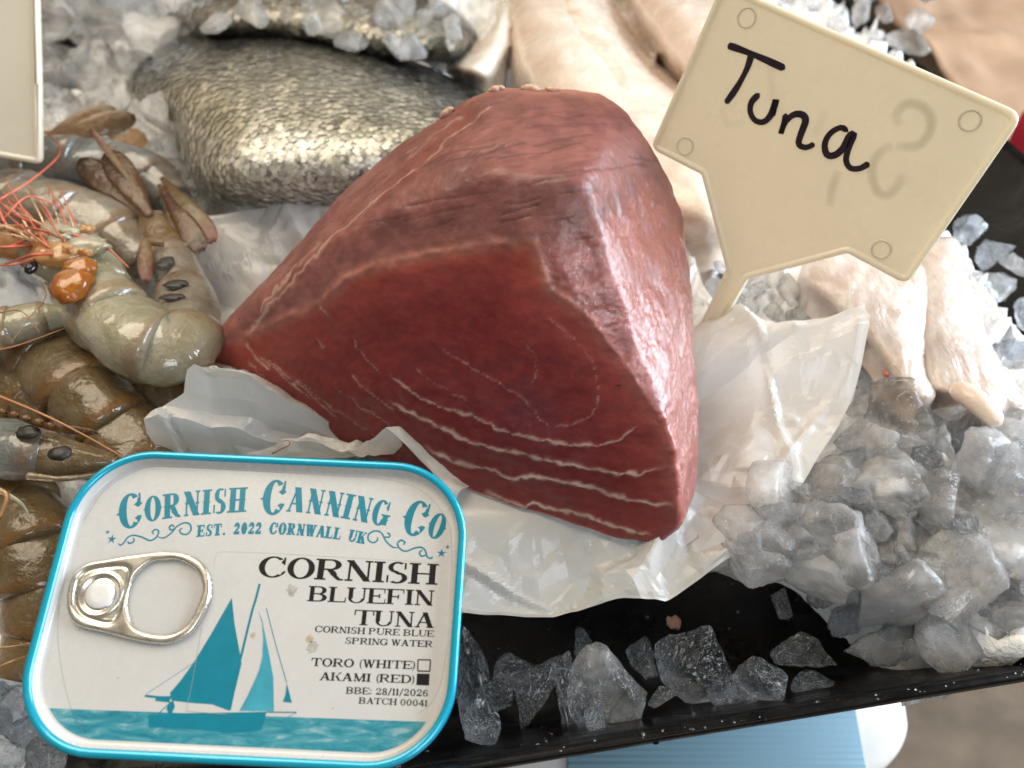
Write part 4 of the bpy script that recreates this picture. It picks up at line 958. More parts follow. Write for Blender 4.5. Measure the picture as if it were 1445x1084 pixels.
def build_paper():
    b = np.array([P(*s) for s in SHEET]); L = np.linalg.norm(np.roll(b, -1, 0) - b, axis=1)
    ring = []
    for i in range(len(b)):
        n = max(2, int(L[i] / .14))
        for t in np.linspace(0, 1, n, endpoint=False): ring.append(b[i] * (1 - t) + b[(i + 1) % len(b)] * t)
    ring = np.array(ring); N = len(ring); c = P(690, 560, .25)
    c = np.array([.3, 18.5, .2]); R_ = 84
    rs = np.random.RandomState(5)
    v = []; par = []
    for i in range(R_ + 1):
        r = (i / R_) ** .85
        p = c * (1 - r) + ring * r
        k = sstep(.50, 1.0, np.full(N, r))
        p[:, 2] = .25 * (1 - k) + ring[:, 2] * k
        v.append(p); par.append(np.full(N, r))
    v = np.concatenate(v); par = np.concatenate(par)
    # crumple: random straight folds, each a soft bend line, plus facets from cell noise
    h = np.zeros(len(v))
    for k in range(70):
        a = rs.uniform(0, np.pi); d = np.array([math.cos(a), math.sin(a)]); o = rs.uniform([-12, 10], [13, 28])
        s = (v[:, :2] - o) @ d; along = (v[:, :2] - o) @ np.array([-d[1], d[0]]); wd = rs.uniform(.12, .5); ln = rs.uniform(1.5, 5)
        h += rs.uniform(-1, 1) * .34 * np.maximum(0, 1 - np.abs(s) / wd) * np.exp(-(along / ln) ** 2)
    def folds(n, amp, seed):       # stiff flat facets that meet in sharp creases
        r_ = np.random.RandomState(seed); pts = np.vstack([r_.uniform([-14, 9], [15, 31], (n, 2)), [(-16, 7), (17, 7), (17, 33), (-16, 33)]]); hh = np.r_[r_.uniform(-amp, amp, n), 0, 0, 0, 0]
        out = delaunay_2d_cdt([Vector(p) for p in pts], [], [], 0, 1e-6); ov = np.array([q[:] for q in out[0]]); orig = [o[0] if o else 0 for o in out[3]]; hv = hh[orig]
        g = np.zeros(len(v)); P2 = v[:, :2]
        for t_ in out[2]:
            A_, B_, C_ = ov[t_[0]], ov[t_[1]], ov[t_[2]]; den = (B_[1] - C_[1]) * (A_[0] - C_[0]) + (C_[0] - B_[0]) * (A_[1] - C_[1])
            if abs(den) < 1e-9: continue
            l1 = ((B_[1] - C_[1]) * (P2[:, 0] - C_[0]) + (C_[0] - B_[0]) * (P2[:, 1] - C_[1])) / den; l2 = ((C_[1] - A_[1]) * (P2[:, 0] - C_[0]) + (A_[0] - C_[0]) * (P2[:, 1] - C_[1])) / den; l3 = 1 - l1 - l2
            m = (l1 >= -1e-6) & (l2 >= -1e-6) & (l3 >= -1e-6); g[m] = l1[m] * hv[t_[0]] + l2[m] * hv[t_[1]] + l3[m] * hv[t_[2]]
        return g
    h += folds(130, .36, 1) + folds(500, .20, 2) + folds(2400, .09, 3) 
    amt = sstep(.55, .80, par) * (1 - .35 * sstep(.97, 1.0, par)) * 1.15
    v[:, 2] += h * amt
    under = v[:, 2] < .2
    # keep the sheet just under the tuna where it carries it
    v[:, 2] = np.where(par < .55, np.minimum(v[:, 2], .30), v[:, 2])
    o = mk('wrapping_paper', v, [q for q in grid_faces(R_ + 1, N, True)], M['paper'], smooth=False)
    s = o.modifiers.new('thick', 'SOLIDIFY'); s.thickness = .00012
    tag(o, 'crumpled translucent white waxed paper sheet spread under the tuna loin', 'paper')
build_paper()
# two loose folded scraps of the sheet that stand up beside the prawns are part of its outline above

# ================================================================== PRAWNS
def mat_shell(name, a, b, c, trans=.3, scale=60, edge=(.30, .14, .05), coat=1.0):
    k = NT(name); n = k.noise(scale, 6, .62, None, .5); n2 = k.noise(scale * 6, 4, .6, None, .8); n3 = k.noise(scale * .45, 3)
    base = k.ramp(n, [(.30, a), (.50, b), (.72, c)])
    base = k.mix(k.rng(n3, .54, .72, 0, .40), base, edge)                                    # brownish pigment patches
    base = k.mix(k.math('MULTIPLY', k.attr('rear', 'Fac'), .6), base, edge)                  # pigment along the rear edge of each shell ring
    base = k.mix(k.rng(k.voro(1500), .0, .22, .5, 0), base, tuple(x * .4 for x in b)); k.col(base)
    k.rough(k.rng(n2, .3, .7, .05, .22)); k.set(Transmission_Weight=trans + .18, IOR=1.36, Subsurface_Weight=.5, Subsurface_Radius=(1, .85, .65), Subsurface_Scale=.005, Coat_Weight=coat, Coat_Roughness=.04)
    nm = k.bump(k.math('ADD', n2, k.math('MULTIPLY', k.noise(scale * 1.6, 4, .6, None, 1.4), 1.6)), .42, .0016); k.nrm(nm)
    k.link(k.bump(k.noise(scale * 2.2, 3, .5, None, 1.0), .3, .0016), k.b.inputs['Coat Normal']); return k.m
M['shell'] = mat_shell('grey_prawn_shell', (.24, .19, .125), (.39, .345, .265), (.54, .50, .42))
M['shell_olive'] = mat_shell('olive_prawn_shell', (.14, .085, .03), (.26, .18, .085), (.36, .29, .18), .35, 60, (.34, .15, .03), .6)
M['shell_pale'] = mat_shell('pale_prawn_shell', (.38, .345, .21), (.50, .475, .335), (.63, .61, .51), .2)
M['shell_blue'] = mat_shell('blue_grey_prawn_shell', (.17, .18, .16), (.30, .33, .32), (.48, .50, .50))
M['tail'] = mat_shell('brown_tail_fan', (.09, .035, .012), (.22, .10, .035), (.34, .19, .075), .30, 45, (.05, .016, .008), .2)
M['tail_red'] = mat_shell('red_brown_tail_fan', (.17, .06, .02), (.25, .14, .05), (.30, .22, .10), .30, 70, (.22, .03, .025), .2)
M['orange'] = mat_shell('orange_prawn_head', (.55, .20, .04), (.62, .32, .11), (.70, .50, .30), .2, 70)
M['roe'] = mat_shell('orange_roe', (.36, .08, .005), (.52, .17, .01), (.46, .24, .03), .25, 50)
M['whisker'] = mat_plain('red_antenna', (.52, .11, .055), .3, coat=.3, vary=.3)
M['whisker_brown'] = mat_plain('brown_antenna', (.30, .12, .04), .3, coat=.3, vary=.3)
M['eye'] = mat_plain('black_glossy_eye', (.006, .006, .008), .22, coat=.3, bump=.3, bscale=500)
M['patch'] = mat_plain('dark_shell_pigment', (.018, .016, .015), .5, bump=.3, bscale=300)
def spine_of(lst, n):
    pts = np.array([P(p[0], p[1], p[2]) for p in lst]); rad = np.array([pxcm(p[3], p[0], p[1], p[2]) for p in lst])
    s = spline(np.c_[pts, rad], n); return s[:, :3], np.maximum(s[:, 3], .02)
def body_segments(root, lst, nseg, mat, name='shell_segment', flat=.84, mats=None):
    n = nseg * 12 + 1; sp, rad = spine_of(lst, n); t, s, u = frames(sp)
    N = 28; a = np.linspace(0, 2 * np.pi, N, endpoint=False)
    for k in range(nseg):
        i0 = max(0, k * 12 - 1); i1 = min(n, (k + 1) * 12 + 3); idx = np.arange(i0, i1)
        loc = (idx - k * 12) / 12.0
        r = rad[idx] * (.93 + .085 * sstep(.1, 1.05, loc) - .10 * sstep(1.04, 1.22, loc))
        r = r * (1 - .05 * np.exp(-((loc - .08) / .09) ** 2))
        ring = sp[idx][:, None, :] + r[:, None, None] * (np.cos(a)[None, :, None] * s[idx][:, None, :] + flat * np.sin(a)[None, :, None] * u[idx][:, None, :])
        v = ring.reshape(-1, 3)
        ax = np.repeat(sp[idx], N, 0); ph = k * 1.7 + sp[0, 0]; an = np.tile(a, len(idx))
        v = ax + (v - ax) * (1 + .05 * np.cos(2 * an + ph) + .035 * np.cos(3 * an + 2 * ph) + .05 * nz(v, .8, 3, k) + .02 * nz(v, 3.0, 2, k + 9))[:, None]
        rear = np.r_[np.repeat(np.exp(-((loc - 1.05) / .10) ** 2) + .4 * np.exp(-((loc) / .12) ** 2), N), 0, 0]
        f = grid_faces(len(idx), N, True)
        c = len(v); v = np.vstack([v, sp[idx[0]], sp[idx[-1]]]); m = (len(idx) - 1) * N
        f += [(c, (j + 1) % N, j) for j in range(N)] + [(c + 1, m + j, m + (j + 1) % N) for j in range(N)]
        fixn(mk(name, v, f, (mats[k] if mats else mat), root, attrs={'rear': rear}))
    return sp, rad
def blade(root, pxs, w_px, mat, name='tail_blade', thick=.022, tip=.6):
    pts = np.array([P(*p) for p in pxs]); sp = spline(pts, 18); t = np.gradient(sp, axis=0); t /= np.linalg.norm(t, axis=1)[:, None]
    view = EYE - sp; view /= np.linalg.norm(view, axis=1)[:, None]; up = view * .6 + np.array([0, 0, .4]); side = np.cross(t, up); side /= np.linalg.norm(side, axis=1)[:, None]; nn = np.cross(side, t)
    W_ = pxcm(w_px, *pxs[-1][:3]) / 2; u = np.linspace(0, 1, 18)
    prof = W_ * np.interp(u, [0, .2, .55, .80, .93, 1], [.28, .45, .85, 1, .78, .22])
    v = []; M_ = 9
    for i in range(18):
        for j in range(M_):
            q = -1 + 2 * j / (M_ - 1); v.append(sp[i] + side[i] * prof[i] * q + nn[i] * (.10 * (1 - q * q) + .03 * math.cos(q * 12.5) + .05 * abs(q) * math.sin(u[i] * 5 + q * 2)))
    v = np.array(v); nv = len(v); bot = v - np.repeat(nn, M_, 0) * thick
    f = grid_faces(18, M_); f2 = [tuple(i + nv for i in q[::-1]) for q in f]; cnt = {(a_, b_) for q in f for a_, b_ in zip(q, q[1:] + q[:1])}
    side_f = [(b_, a_, a_ + nv, b_ + nv) for (a_, b_) in cnt if (b_, a_) not in cnt]
    rear = np.tile(np.repeat(sstep(.62, 1.0, u), M_), 2); return fixn(mk(name, np.vstack([v, bot]), f + f2 + side_f, mat, root, attrs={'rear': rear * 1.4}))
def whisker(root, pxs, r_cm, mat, name='antenna'):
    sp = spline([P(*p) for p in pxs], 26); v, f = tube_vf(sp, r_cm * np.linspace(1, .35, 26), 6); return mk(name, v, f, mat, root)
def blob(root, name, c, r, mat, seed=1, amp=.15, sub=3):
    bm = bmesh.new(); bmesh.ops.create_icosphere(bm, subdivisions=sub, radius=1); v = np.array([x.co[:] for x in bm.verts]); f = [[q.index for q in x.verts] for x in bm.faces]; bm.free()
    v = v * (1 + amp * nz(v, 1.6, 3, seed))[:, None] * np.asarray(r) + c; return mk(name, v, f, mat, root)
G_PR = 'whole raw prawns heaped beside the tuna'
def prawn(base, label):
    r = empty('prawn', P(*base)); tag(r, label, 'prawn', G_PR); return r

# curled prawn with the split orange head
A = prawn((180, 480, 1.4), 'curled pale prawn with burst orange head and brown upright tail fan')
mats = [M['shell_pale'], M['shell_pale'], M['shell_pale'], M['shell'], M['shell'], M['shell_olive']]
body_segments(A, [(112, 395, 3.0, 52), (150, 440, 3.3, 60), (200, 482, 3.4, 62), (246, 492, 3.2, 56), (268, 452, 2.9, 46), (256, 400, 2.7, 38), (236, 355, 2.7, 30), (214, 312, 2.9, 20)], 6, None, mats=mats)
body_segments(A, [(150, 415, 3.4, 44), (112, 372, 3.6, 50), (70, 352, 3.6, 44), (25, 345, 3.4, 30), (-30, 345, 3.2, 16)], 2, None, 'carapace', mats=[M['shell_pale'], M['orange']])
rs0 = np.random.RandomState(8)
blob(A, 'roe_sac', P(102, 402, 4.7), (.66, .82, .42), M['roe'], 3, .12, 4)
blob(A, 'roe_sac', P(112, 380, 4.8), (.55, .5, .35), M['roe'], 6, .14, 4)
blob(A, 'head_tissue', P(84, 358, 4.55), (.95, .62, .38), M['orange'], 5, .4)
blob(A, 'head_tissue', P(120, 350, 4.55), (.85, .5, .3), M['shell_pale'], 8, .4)
for k in range(16):
    q = (rs0.uniform(50, 140), rs0.uniform(322, 372)); blob(A, 'head_tissue', P(q[0], q[1], 4.6 + rs0.uniform(-.2, .25)), (rs0.uniform(.10, .34), rs0.uniform(.08, .2), rs0.uniform(.08, .2)), M['orange'] if k % 3 else M['shell_pale'], k, .5, 3)
blob(A, 'eye', P(44, 378, 4.5), (.20, .30, .17), M['eye'], 1, .03)
blob(A, 'eye', P(20, 322, 4.2), (.22, .17, .17), M['eye'], 1, .03)
for px_ in ([(210, 310, 3.1), (165, 270, 3.5), (113, 226, 3.9)], [(213, 308, 3.3), (188, 268, 3.7), (152, 214, 4.1)]): blade(A, px_, 40, M['tail'])
blade(A, [(214, 310, 3.2), (180, 250, 3.9), (128, 183, 4.8)], 11, M['tail_red'], 'tail_spine', .04)
blade(A, [(232, 345, 3.6), (206, 345, 3.7), (207, 400, 3.4)], 22, M['tail_red'], 'pleopod', .04)
for p0, rr_ in (((233, 372, 3.62), (.30, .36, .07)), ((248, 402, 3.74), (.40, .24, .07)), ((243, 420, 3.80), (.40, .18, .06))): blob(A, 'dark_shell_patch', P(*p0), rr_, M['patch'], 2, .35)
rs = np.random.RandomState(4)
for k in range(16):
    x0, y0 = rs.uniform(20, 95), rs.uniform(315, 365); ex, ey = x0 - rs.uniform(30, 110), y0 - rs.uniform(-25, 85)
    whisker(A, [(x0, y0, 4.5), ((x0 + ex) / 2 + rs.uniform(-14, 14), (y0 + ey) / 2 + rs.uniform(-12, 12), 4.9 + rs.uniform(0, .5)), (ex, ey, 4.4)], rs.uniform(.04, .085), M['whisker'] if k % 3 else M['orange'], 'walking_leg')
for ln in ([(65, 345, 4.9), (35, 300, 5.1), (8, 255, 5.0)], [(-5, 285, 5.0), (50, 250, 4.9), (85, 215, 4.6), (70, 188, 4.4), (55, 185, 4.2)], [(70, 350, 4.9), (30, 320, 5.1), (-5, 290, 5.0)], [(5, 310, 5), (40, 278, 5.1), (90, 295, 4.7)]): whisker(A, ln, .05, M['whisker'])
whisker(A, [(100, 330, 4.7), (150, 350, 4.6), (182, 378, 4.4)], .07, M['whisker'])
whisker(A, [(58, 395, 4.7), (64, 420, 4.4), (40, 450, 4.2), (15, 485, 4.0)], .022, M['whisker_brown'])

for k in range(9):
    t_ = k / 8; x0 = 40 + 75 * t_; whisker(A, [(x0, 325 + 18 * t_, 4.3), (x0 - 10 + rs.uniform(-8, 8), 300 + 10 * t_, 4.7), (x0 - 40 + rs.uniform(-14, 14), 268 + rs.uniform(-12, 16), 4.5)], rs.uniform(.035, .06), M['orange'] if k % 2 else M['whisker'], 'walking_leg')
B = prawn((80, 310, 1.0), 'grey translucent prawn lying behind the red legs of the curled prawn')
body_segments(B, [(-40, 285, 2.6, 46), (30, 292, 2.9, 56), (100, 308, 2.9, 56), (160, 335, 2.6, 46), (205, 372, 2.2, 26)], 4, M['shell'])
C_ = prawn((140, 240, 1.0), 'blue grey prawn with folded brown tail beside the silver bream')
sp, rad = body_segments(C_, [(-20, 245, 2.4, 40), (60, 236, 2.8, 46), (130, 236, 2.9, 48), (195, 248, 2.7, 44), (240, 278, 2.4, 30), (256, 300, 2.2, 18)], 6, M['shell_blue'])
blade(C_, [(230, 252, 3.4), (262, 292, 3.4), (302, 344, 3.0)], 36, M['tail_red']); blade(C_, [(226, 262, 3.35), (254, 304, 3.35), (286, 356, 2.95)], 34, M['tail']); blade(C_, [(234, 275, 3.2), (248, 320, 3.1), (264, 374, 2.7)], 34, M['tail_red'])
D_ = prawn((70, 190, 1.5), 'prawn tail fan poking out of the ice below the blank tag')
blade(D_, [(55, 200, 2.6), (120, 182, 3.0), (192, 166, 3.0)], 34, M['tail']); blade(D_, [(50, 205, 2.4), (110, 170, 2.9), (165, 156, 3.0)], 26, M['tail']); blade(D_, [(150, 185, 2.4), (178, 200, 2.5), (204, 190, 2.5)], 34, M['orange'])
body_segments(D_, [(20, 215, 2.0, 22), (55, 204, 2.2, 20), (80, 196, 2.3, 12)], 1, M['shell_olive'])
E_ = prawn((150, 590, .2), 'olive brown prawn lying between the curled prawn and the tin')
body_segments(E_, [(20, 470, 1.4, 50), (80, 520, 1.7, 62), (140, 580, 1.7, 64), (200, 640, 1.3, 56), (250, 700, .7, 40)], 5, M['shell_olive'])
F_ = prawn((30, 640, .6), 'dark prawn head with two black eyes and spiky beak touching the tin corner')
body_segments(F_, [(-70, 625, 2.2, 44), (-10, 630, 2.5, 45), (50, 640, 2.6, 40), (110, 648, 2.5, 26), (165, 652, 2.4, 8)], 2, None, 'carapace', mats=[M['shell_blue'], M['shell_olive']])
blob(F_, 'eye', P(40, 610, 3.46), (.36, .22, .14), M['patch'], 1, .3); blob(F_, 'eye', P(84, 640, 3.36), (.34, .24, .15), M['patch'], 4, .25)
blade(F_, [(-10, 575, 3.6), (60, 600, 3.55), (140, 612, 3.3)], 10, M['tail'], 'beak', .06)
for k in range(5): blob(F_, 'beak_tooth', P(2 + 17 * k, 580 + 5 * k, 3.75), (.16, .12, .09), M['tail'], k, .1, 2)
whisker(F_, [(-10, 556, 3.9), (60, 585, 3.8), (120, 615, 3.6), (190, 655, 3.2)], .06, M['whisker_brown'])
whisker(F_, [(40, 672, 3.3), (90, 676, 3.3), (150, 668, 3.0)], .12, M['shell_olive'], 'jaw_leg'); whisker(F_, [(-5, 690, 2.8), (10, 700, 2.8), (0, 730, 2.6)], .10, M['orange'], 'jaw_leg'); whisker(F_, [(12, 698, 2.6), (32, 712, 2.5), (44, 735, 2.2)], .07, M['shell_pale'], 'jaw_leg')
G_ = prawn((40, 800, -.8), 'dark wet prawn body half hidden under the left side of the tin')
body_segments(G_, [(-40, 690, .5, 60), (30, 740, .8, 66), (60, 800, .6, 64), (60, 880, .0, 58), (30, 960, -.6, 40)], 5, M['shell_olive'])
for ln in ([(-10, 915, 1.2), (20, 912, 1.2), (60, 905, .9)], [(-10, 945, 1.0), (20, 932, 1.0), (55, 920, .7)]): whisker(G_, ln, .04, M['orange'])
H_ = prawn((30, 460, 2.2), 'small pale white prawn shell with thin brown edges under the orange head')
body_segments(H_, [(-50, 470, 3.2, 32), (10, 462, 3.3, 32), (60, 450, 3.3, 26), (100, 446, 3.1, 14)], 3, M['shell_pale'])
whisker(H_, [(-5, 442, 4.3), (25, 438, 4.3), (42, 450, 4.2), (56, 470, 4.0)], .03, M['whisker_brown']); whisker(H_, [(-5, 495, 4.0), (30, 486, 4.0), (95, 462, 3.8)], .035, M['whisker_brown'])
I_ = prawn((40, 570, -.2), 'amber prawn body showing between the pale shell and the dark prawn head')
body_segments(I_, [(-60, 515, .9, 50), (20, 545, 1.2, 56), (80, 585, 1.1, 50), (125, 625, .8, 34)], 4, M['shell_olive'])
J_ = prawn((240, 560, -.2), 'amber brown prawn tucked under the curled prawn beside the raised paper corner')
body_segments(J_, [(170, 570, .8, 44), (225, 572, 1.0, 48), (272, 552, .9, 38), (300, 525, .7, 20)], 4, M['shell_olive'])
wk = whisker(None, [(384, 640, 2.1), (396, 634, 2.2), (408, 628, 2.3), (407, 622, 2.35), (396, 623, 2.3)], .03, M['whisker_brown'], 'broken_antenna')
tag(wk, 'short broken brown prawn antenna lying on the white paper above the tin', 'antenna')

# ================================================================== BREAM AND FILLETS
def inflate(outline, z_edge, z_top, nu=40, power=.5, extra=None, base=-1.0, tilt=None):
    """Rounded body over a closed px outline: rings shrink from the outline to its skeleton centre."""
    ol = np.asarray(outline, float); ring = spline(np.vstack([ol, ol[:1]]), 160)[:-1]
    lo, hi = ring.min(0), ring.max(0); st = max(hi - lo) / nu
    gx = np.arange(lo[0] - st, hi[0] + st, st); gy = np.arange(lo[1] - st, hi[1] + st, st)
    X, Y = np.meshgrid(gx, gy, indexing='ij'); p = np.stack([X.ravel(), Y.ravel()], 1); d = poly_sdf(p, ring)
    nx, ny = len(gx), len(gy); F = []
    for i in range(nx - 1):
        for j in range(ny - 1):
            q = (i * ny + j, (i + 1) * ny + j, (i + 1) * ny + j + 1, i * ny + j + 1); dd = d[list(q)]
            if dd.min() < 0 and dd.max() < st * .9: F.append(q)
    used = np.unique(np.array(F).ravel()); mp_ = -np.ones(nx * ny, int); mp_[used] = np.arange(len(used)); p = p[used]
    for _ in range(4):
        dd = poly_sdf(p, ring); g_ = np.stack([(poly_sdf(p + [.05, 0], ring) - dd) / .05, (poly_sdf(p + [0, .05], ring) - dd) / .05], 1); m_ = dd > -st * .45
        p[m_] -= (g_ * dd[:, None])[m_] / np.maximum((g_ ** 2).sum(1), .4)[m_][:, None]
    dd = np.clip(-poly_sdf(p, ring), 0, None); mx = dd.max()
    F = [tuple(mp_[i] for i in q) for q in F]
    ze = z_edge(p) if callable(z_edge) else z_edge; ztp = z_top(p) if callable(z_top) else z_top
    t = np.clip(dd / mx, 0, 1)
    # smooth the medial crease
    nb = [[] for _ in p]
    for q in F:
        for a_, b_ in zip(q, q[1:] + q[:1]): nb[a_].append(b_); nb[b_].append(a_)
    prof = (1 - (1 - t) ** 2) ** power
    for _ in range(10): prof = np.array([prof[i] if dd[i] < st * .5 else .5 * prof[i] + .5 * np.mean(prof[nb[i]]) for i in range(len(p))])
    z = ze + (ztp - ze) * prof
    if extra is not None: z = z + extra(p) * sstep(0, .25, t)
    v = np.array([P(a, b, c) for (a, b), c in zip(p, z)])
    n = len(v); cnt = {(a_, b_) for q in F for a_, b_ in zip(q, q[1:] + q[:1])}
    bot = v.copy(); bot[:, 2] = np.minimum(v[:, 2] - .15, base + 0 * v[:, 2])
    bot[:, :2] = v[:, :2] + 0.0
    side = [(b_, a_, a_ + n, b_ + n) for (a_, b_) in cnt if (b_, a_) not in cnt]
    return np.vstack([v, bot]), F + [tuple(i + n for i in q[::-1]) for q in F] + side, np.vstack([p, p]), np.r_[prof, 0 * prof], n

def mat_fishskin(name):
    k = NT(name); k.col(k.attr('tint')); k.rough(k.rng(k.noise(300, 4), .3, .7, .18, .38)); k.set(Metallic=.12, Coat_Weight=.5, Coat_Roughness=.15); k.nrm(k.bump(k.noise(420, 4), .35, .0009)); return k.m
M['skin'] = mat_fishskin('silver_fish_skin')
def bream(label, outline, z_edge, z_top, base, back_line, head_x, seed, step=9.0):
    v, f, p, prof, n = inflate(outline, z_edge, z_top, 60, .55, base=base)
    rs = np.random.RandomState(seed)
    root = empty('bream', (v[:, 0].mean(), v[:, 1].mean(), base)); tag(root, label, 'fish', 'whole silver bream lying in the ice')
    bl = np.asarray(back_line, float)
    def pig(q, noise_):
        yb = np.interp(q[:, 0], bl[:, 0], bl[:, 1]); dep = q[:, 1] - yb
        k = np.clip(dep / 200 + .10 * noise_, 0, 1)[:, None]
        dark = np.array([.030, .036, .042]); mid_ = np.array([.19, .18, .145]); gold = np.array([.44, .40, .30]); pale = np.array([.56, .53, .45])
        c = dark * (1 - sstep(0, .25, k)) + mid_ * sstep(0, .25, k); c = c * (1 - sstep(.15, .55, k)) + gold * sstep(.15, .55, k); c = c * (1 - sstep(.6, 1, k)) + pale * sstep(.6, 1, k)
        return c
    nn = nz(v, .5, 3, seed)
    col = pig(p, nn) * .6
    mk('body', v, f, M['skin'], root, attrs={'tint': np.clip(col, 0, 1)})
    # scales: overlapping small plates laid in rows over the flank, tips towards the tail
    bvh = BVHTree.FromPolygons(v.tolist(), f)
    ring = spline(np.vstack([outline, outline[:1]]), 120)[:-1]; lo = np.array(outline).min(0); hi = np.array(outline).max(0)
    mb = MB(); row = 0; y = lo[1]
    cand = []
    while y < hi[1]:
        x = lo[0] + (row % 2) * step * .5
        while x < hi[0]: cand.append((x + rs.normal(0, 2.0), y + rs.normal(0, 1.6))); x += step
        y += step * .62; row += 1
    cand = np.array(cand); sd = poly_sdf(cand, ring); cand = cand[sd < -3]
    noi = []
    for px_, py_ in cand:
        d = Vector(ray(px_, py_)).normalized(); h = bvh.ray_cast(Vector(EYE), d)
        if h[0] is None: continue
        c = np.array(h[0]); nr = np.array(h[1]);
        if nr @ -np.array(d) < 0: nr = -nr
        ax = np.array([1.0, -.10, 0]); ax -= nr * (ax @ nr); ax /= np.linalg.norm(ax); bx = np.cross(nr, ax)
        r = pxcm(step * .70, px_, py_, c[2]) * rs.uniform(.75, 1.2)
        tilt = rs.uniform(.01, .09); roll = rs.normal(0, .10)
        a_ = np.radians([-90, -55, -20, 20, 55, 90, 180]); rad_ = np.array([1, 1.02, 1, 1, 1.02, 1, .9])
        e = np.stack([np.cos(a_) * rad_, np.sin(a_) * rad_ * .95], 1) * r
        pts = [c + ax * q[0] + bx * q[1] + nr * (.016 + tilt * q[0] + roll * q[1] * .5 + .012) for q in e]
        ctr = c + nr * (.030 + .014)
        n1 = noise.noise(Vector((px_ * .02, py_ * .02, seed)))
        base_c = pig(np.array([[px_, py_]]), np.array([n1 * 3.0]))[0]
        n2_ = noise.noise(Vector((px_ * .075, py_ * .055, seed + 2))) + .6 * noise.noise(Vector((px_ * .16, py_ * .11, seed + 5)))
        g = float(np.clip(1.0 + .75 * n2_ + rs.normal(0, .10), .35, 1.55)); cc = np.minimum(base_c * g, .85)
        if rs.rand() < .05: cc = cc * .45
        ring_c = cc * rs.uniform(.62, 1.0, (7, 1)); mb.add(pts + [ctr], [(i, (i + 1) % 7, 7) for i in range(7)], np.vstack([ring_c, cc]))
    o = mb.build('scales', M['skin'], root); tag(o, kind='stuff')
    return root, bvh
b1, bvh1 = bream('large silver gold bream with dark back lying behind the tuna loin', [(176, 120), (205, 82), (262, 50), (330, 39), (400, 36), (455, 45), (520, 64), (590, 90), (640, 108), (690, 135), (720, 175), (700, 230), (620, 268), (520, 290), (400, 295), (305, 286), (262, 250), (235, 190), (200, 150)], lambda p: 2.1 + 0 * p[:, 0], lambda p: 5.8 + 0 * p[:, 0], .2, [(176, 95), (205, 75), (262, 48), (330, 38), (400, 36), (455, 45), (520, 64), (590, 90), (640, 108), (720, 165)], 0, 3)
# dorsal fin folded on the back
mb = MB()
sp = spline([P(555, 76, 4.4), P(585, 86, 4.6), P(612, 97, 4.5), P(640, 110, 4.0)], 12); v_, f_ = tube_vf(sp, .22 * np.sin(np.linspace(.3, 2.9, 12)), 8, .6)
mk('dorsal_fin', v_, f_, mat_plain('dark_wet_fin', (.02, .022, .026), .15, coat=.5), b1)
b2_, bvh2 = bream('second bream half buried under ice lumps behind the larger bream', [(230, 25), (300, -25), (420, -45), (560, -30), (630, 5), (668, 40), (672, 62), (640, 88), (560, 90), (470, 75), (380, 60), (290, 55)], lambda p: 2.5 + 0 * p[:, 0], lambda p: 5.0 + 0 * p[:, 0], .2, [(230, 10), (300, -40), (420, -60), (560, -45), (630, 0), (672, 50)], 0, 9)

def mat_flesh(name, a, b, c, scale=50, streak=(1, 1, 1), rough=(.14, .32), bmp=.35, grain=None):
    k = NT(name); n = k.noise(scale, 5, .6, k.mapping(streak)); k.col(k.ramp(n, [(.3, a), (.52, b), (.75, c)]))
    k.rough(k.rng(k.noise(260, 4), .3, .7, rough[0], rough[1])); k.set(Subsurface_Weight=.45, Subsurface_Radius=(1, .7, .5), Subsurface_Scale=.005, Coat_Weight=.4, Coat_Roughness=.08)
    k.nrm(k.bump(k.math('ADD', k.noise(170, 4), k.math('MULTIPLY', k.noise(600, 3), .4)), bmp, .0016, k.bump(k.noise(1, 4, .6, k.mapping(grain), 1.2), .28, .004) if grain else None)); return k.m
M['fillet'] = mat_flesh('cream_fish_flesh', (.62, .49, .40), (.71, .60, .51), (.79, .73, .66))
M['fillet_pink'] = mat_flesh('pink_cream_flesh', (.60, .46, .38), (.68, .56, .48), (.74, .66, .58))
M['white_flesh'] = mat_flesh('white_fish_flesh', (.50, .385, .32), (.59, .50, .44), (.67, .62, .57), 60, (1, 1, 1), (.08, .24), .4, (210, 40, 80))
M['membrane_thin'] = mat_flesh('thin_membrane', (.58, .44, .31), (.66, .54, .42), (.76, .70, .62), 160)
M['membrane'] = mat_flesh('white_membrane', (.66, .58, .50), (.74, .68, .60), (.80, .76, .70))
def fillet(label, outline, ze, zt_, base, mat, extra=None, seed=1, nu=52, group='raw white fish fillets on the ice'):
    v, f, p, prof, n = inflate(outline, ze, zt_, nu, .45, extra, base)
    v = v + (nz(v, .45, 3, seed) * .14)[:, None] * np.array([0, 0, 1]) + (nz(v, 2.2, 2, seed + 3) * .03)[:, None] * np.array([0, 0, 1])
    root = empty('fish_fillet', (v[:, 0].mean(), v[:, 1].mean(), base)); tag(root, label, 'fillet', group)
    o = mk('flesh', v, f, mat, root); return root, BVHTree.FromPolygons(v.tolist(), f)
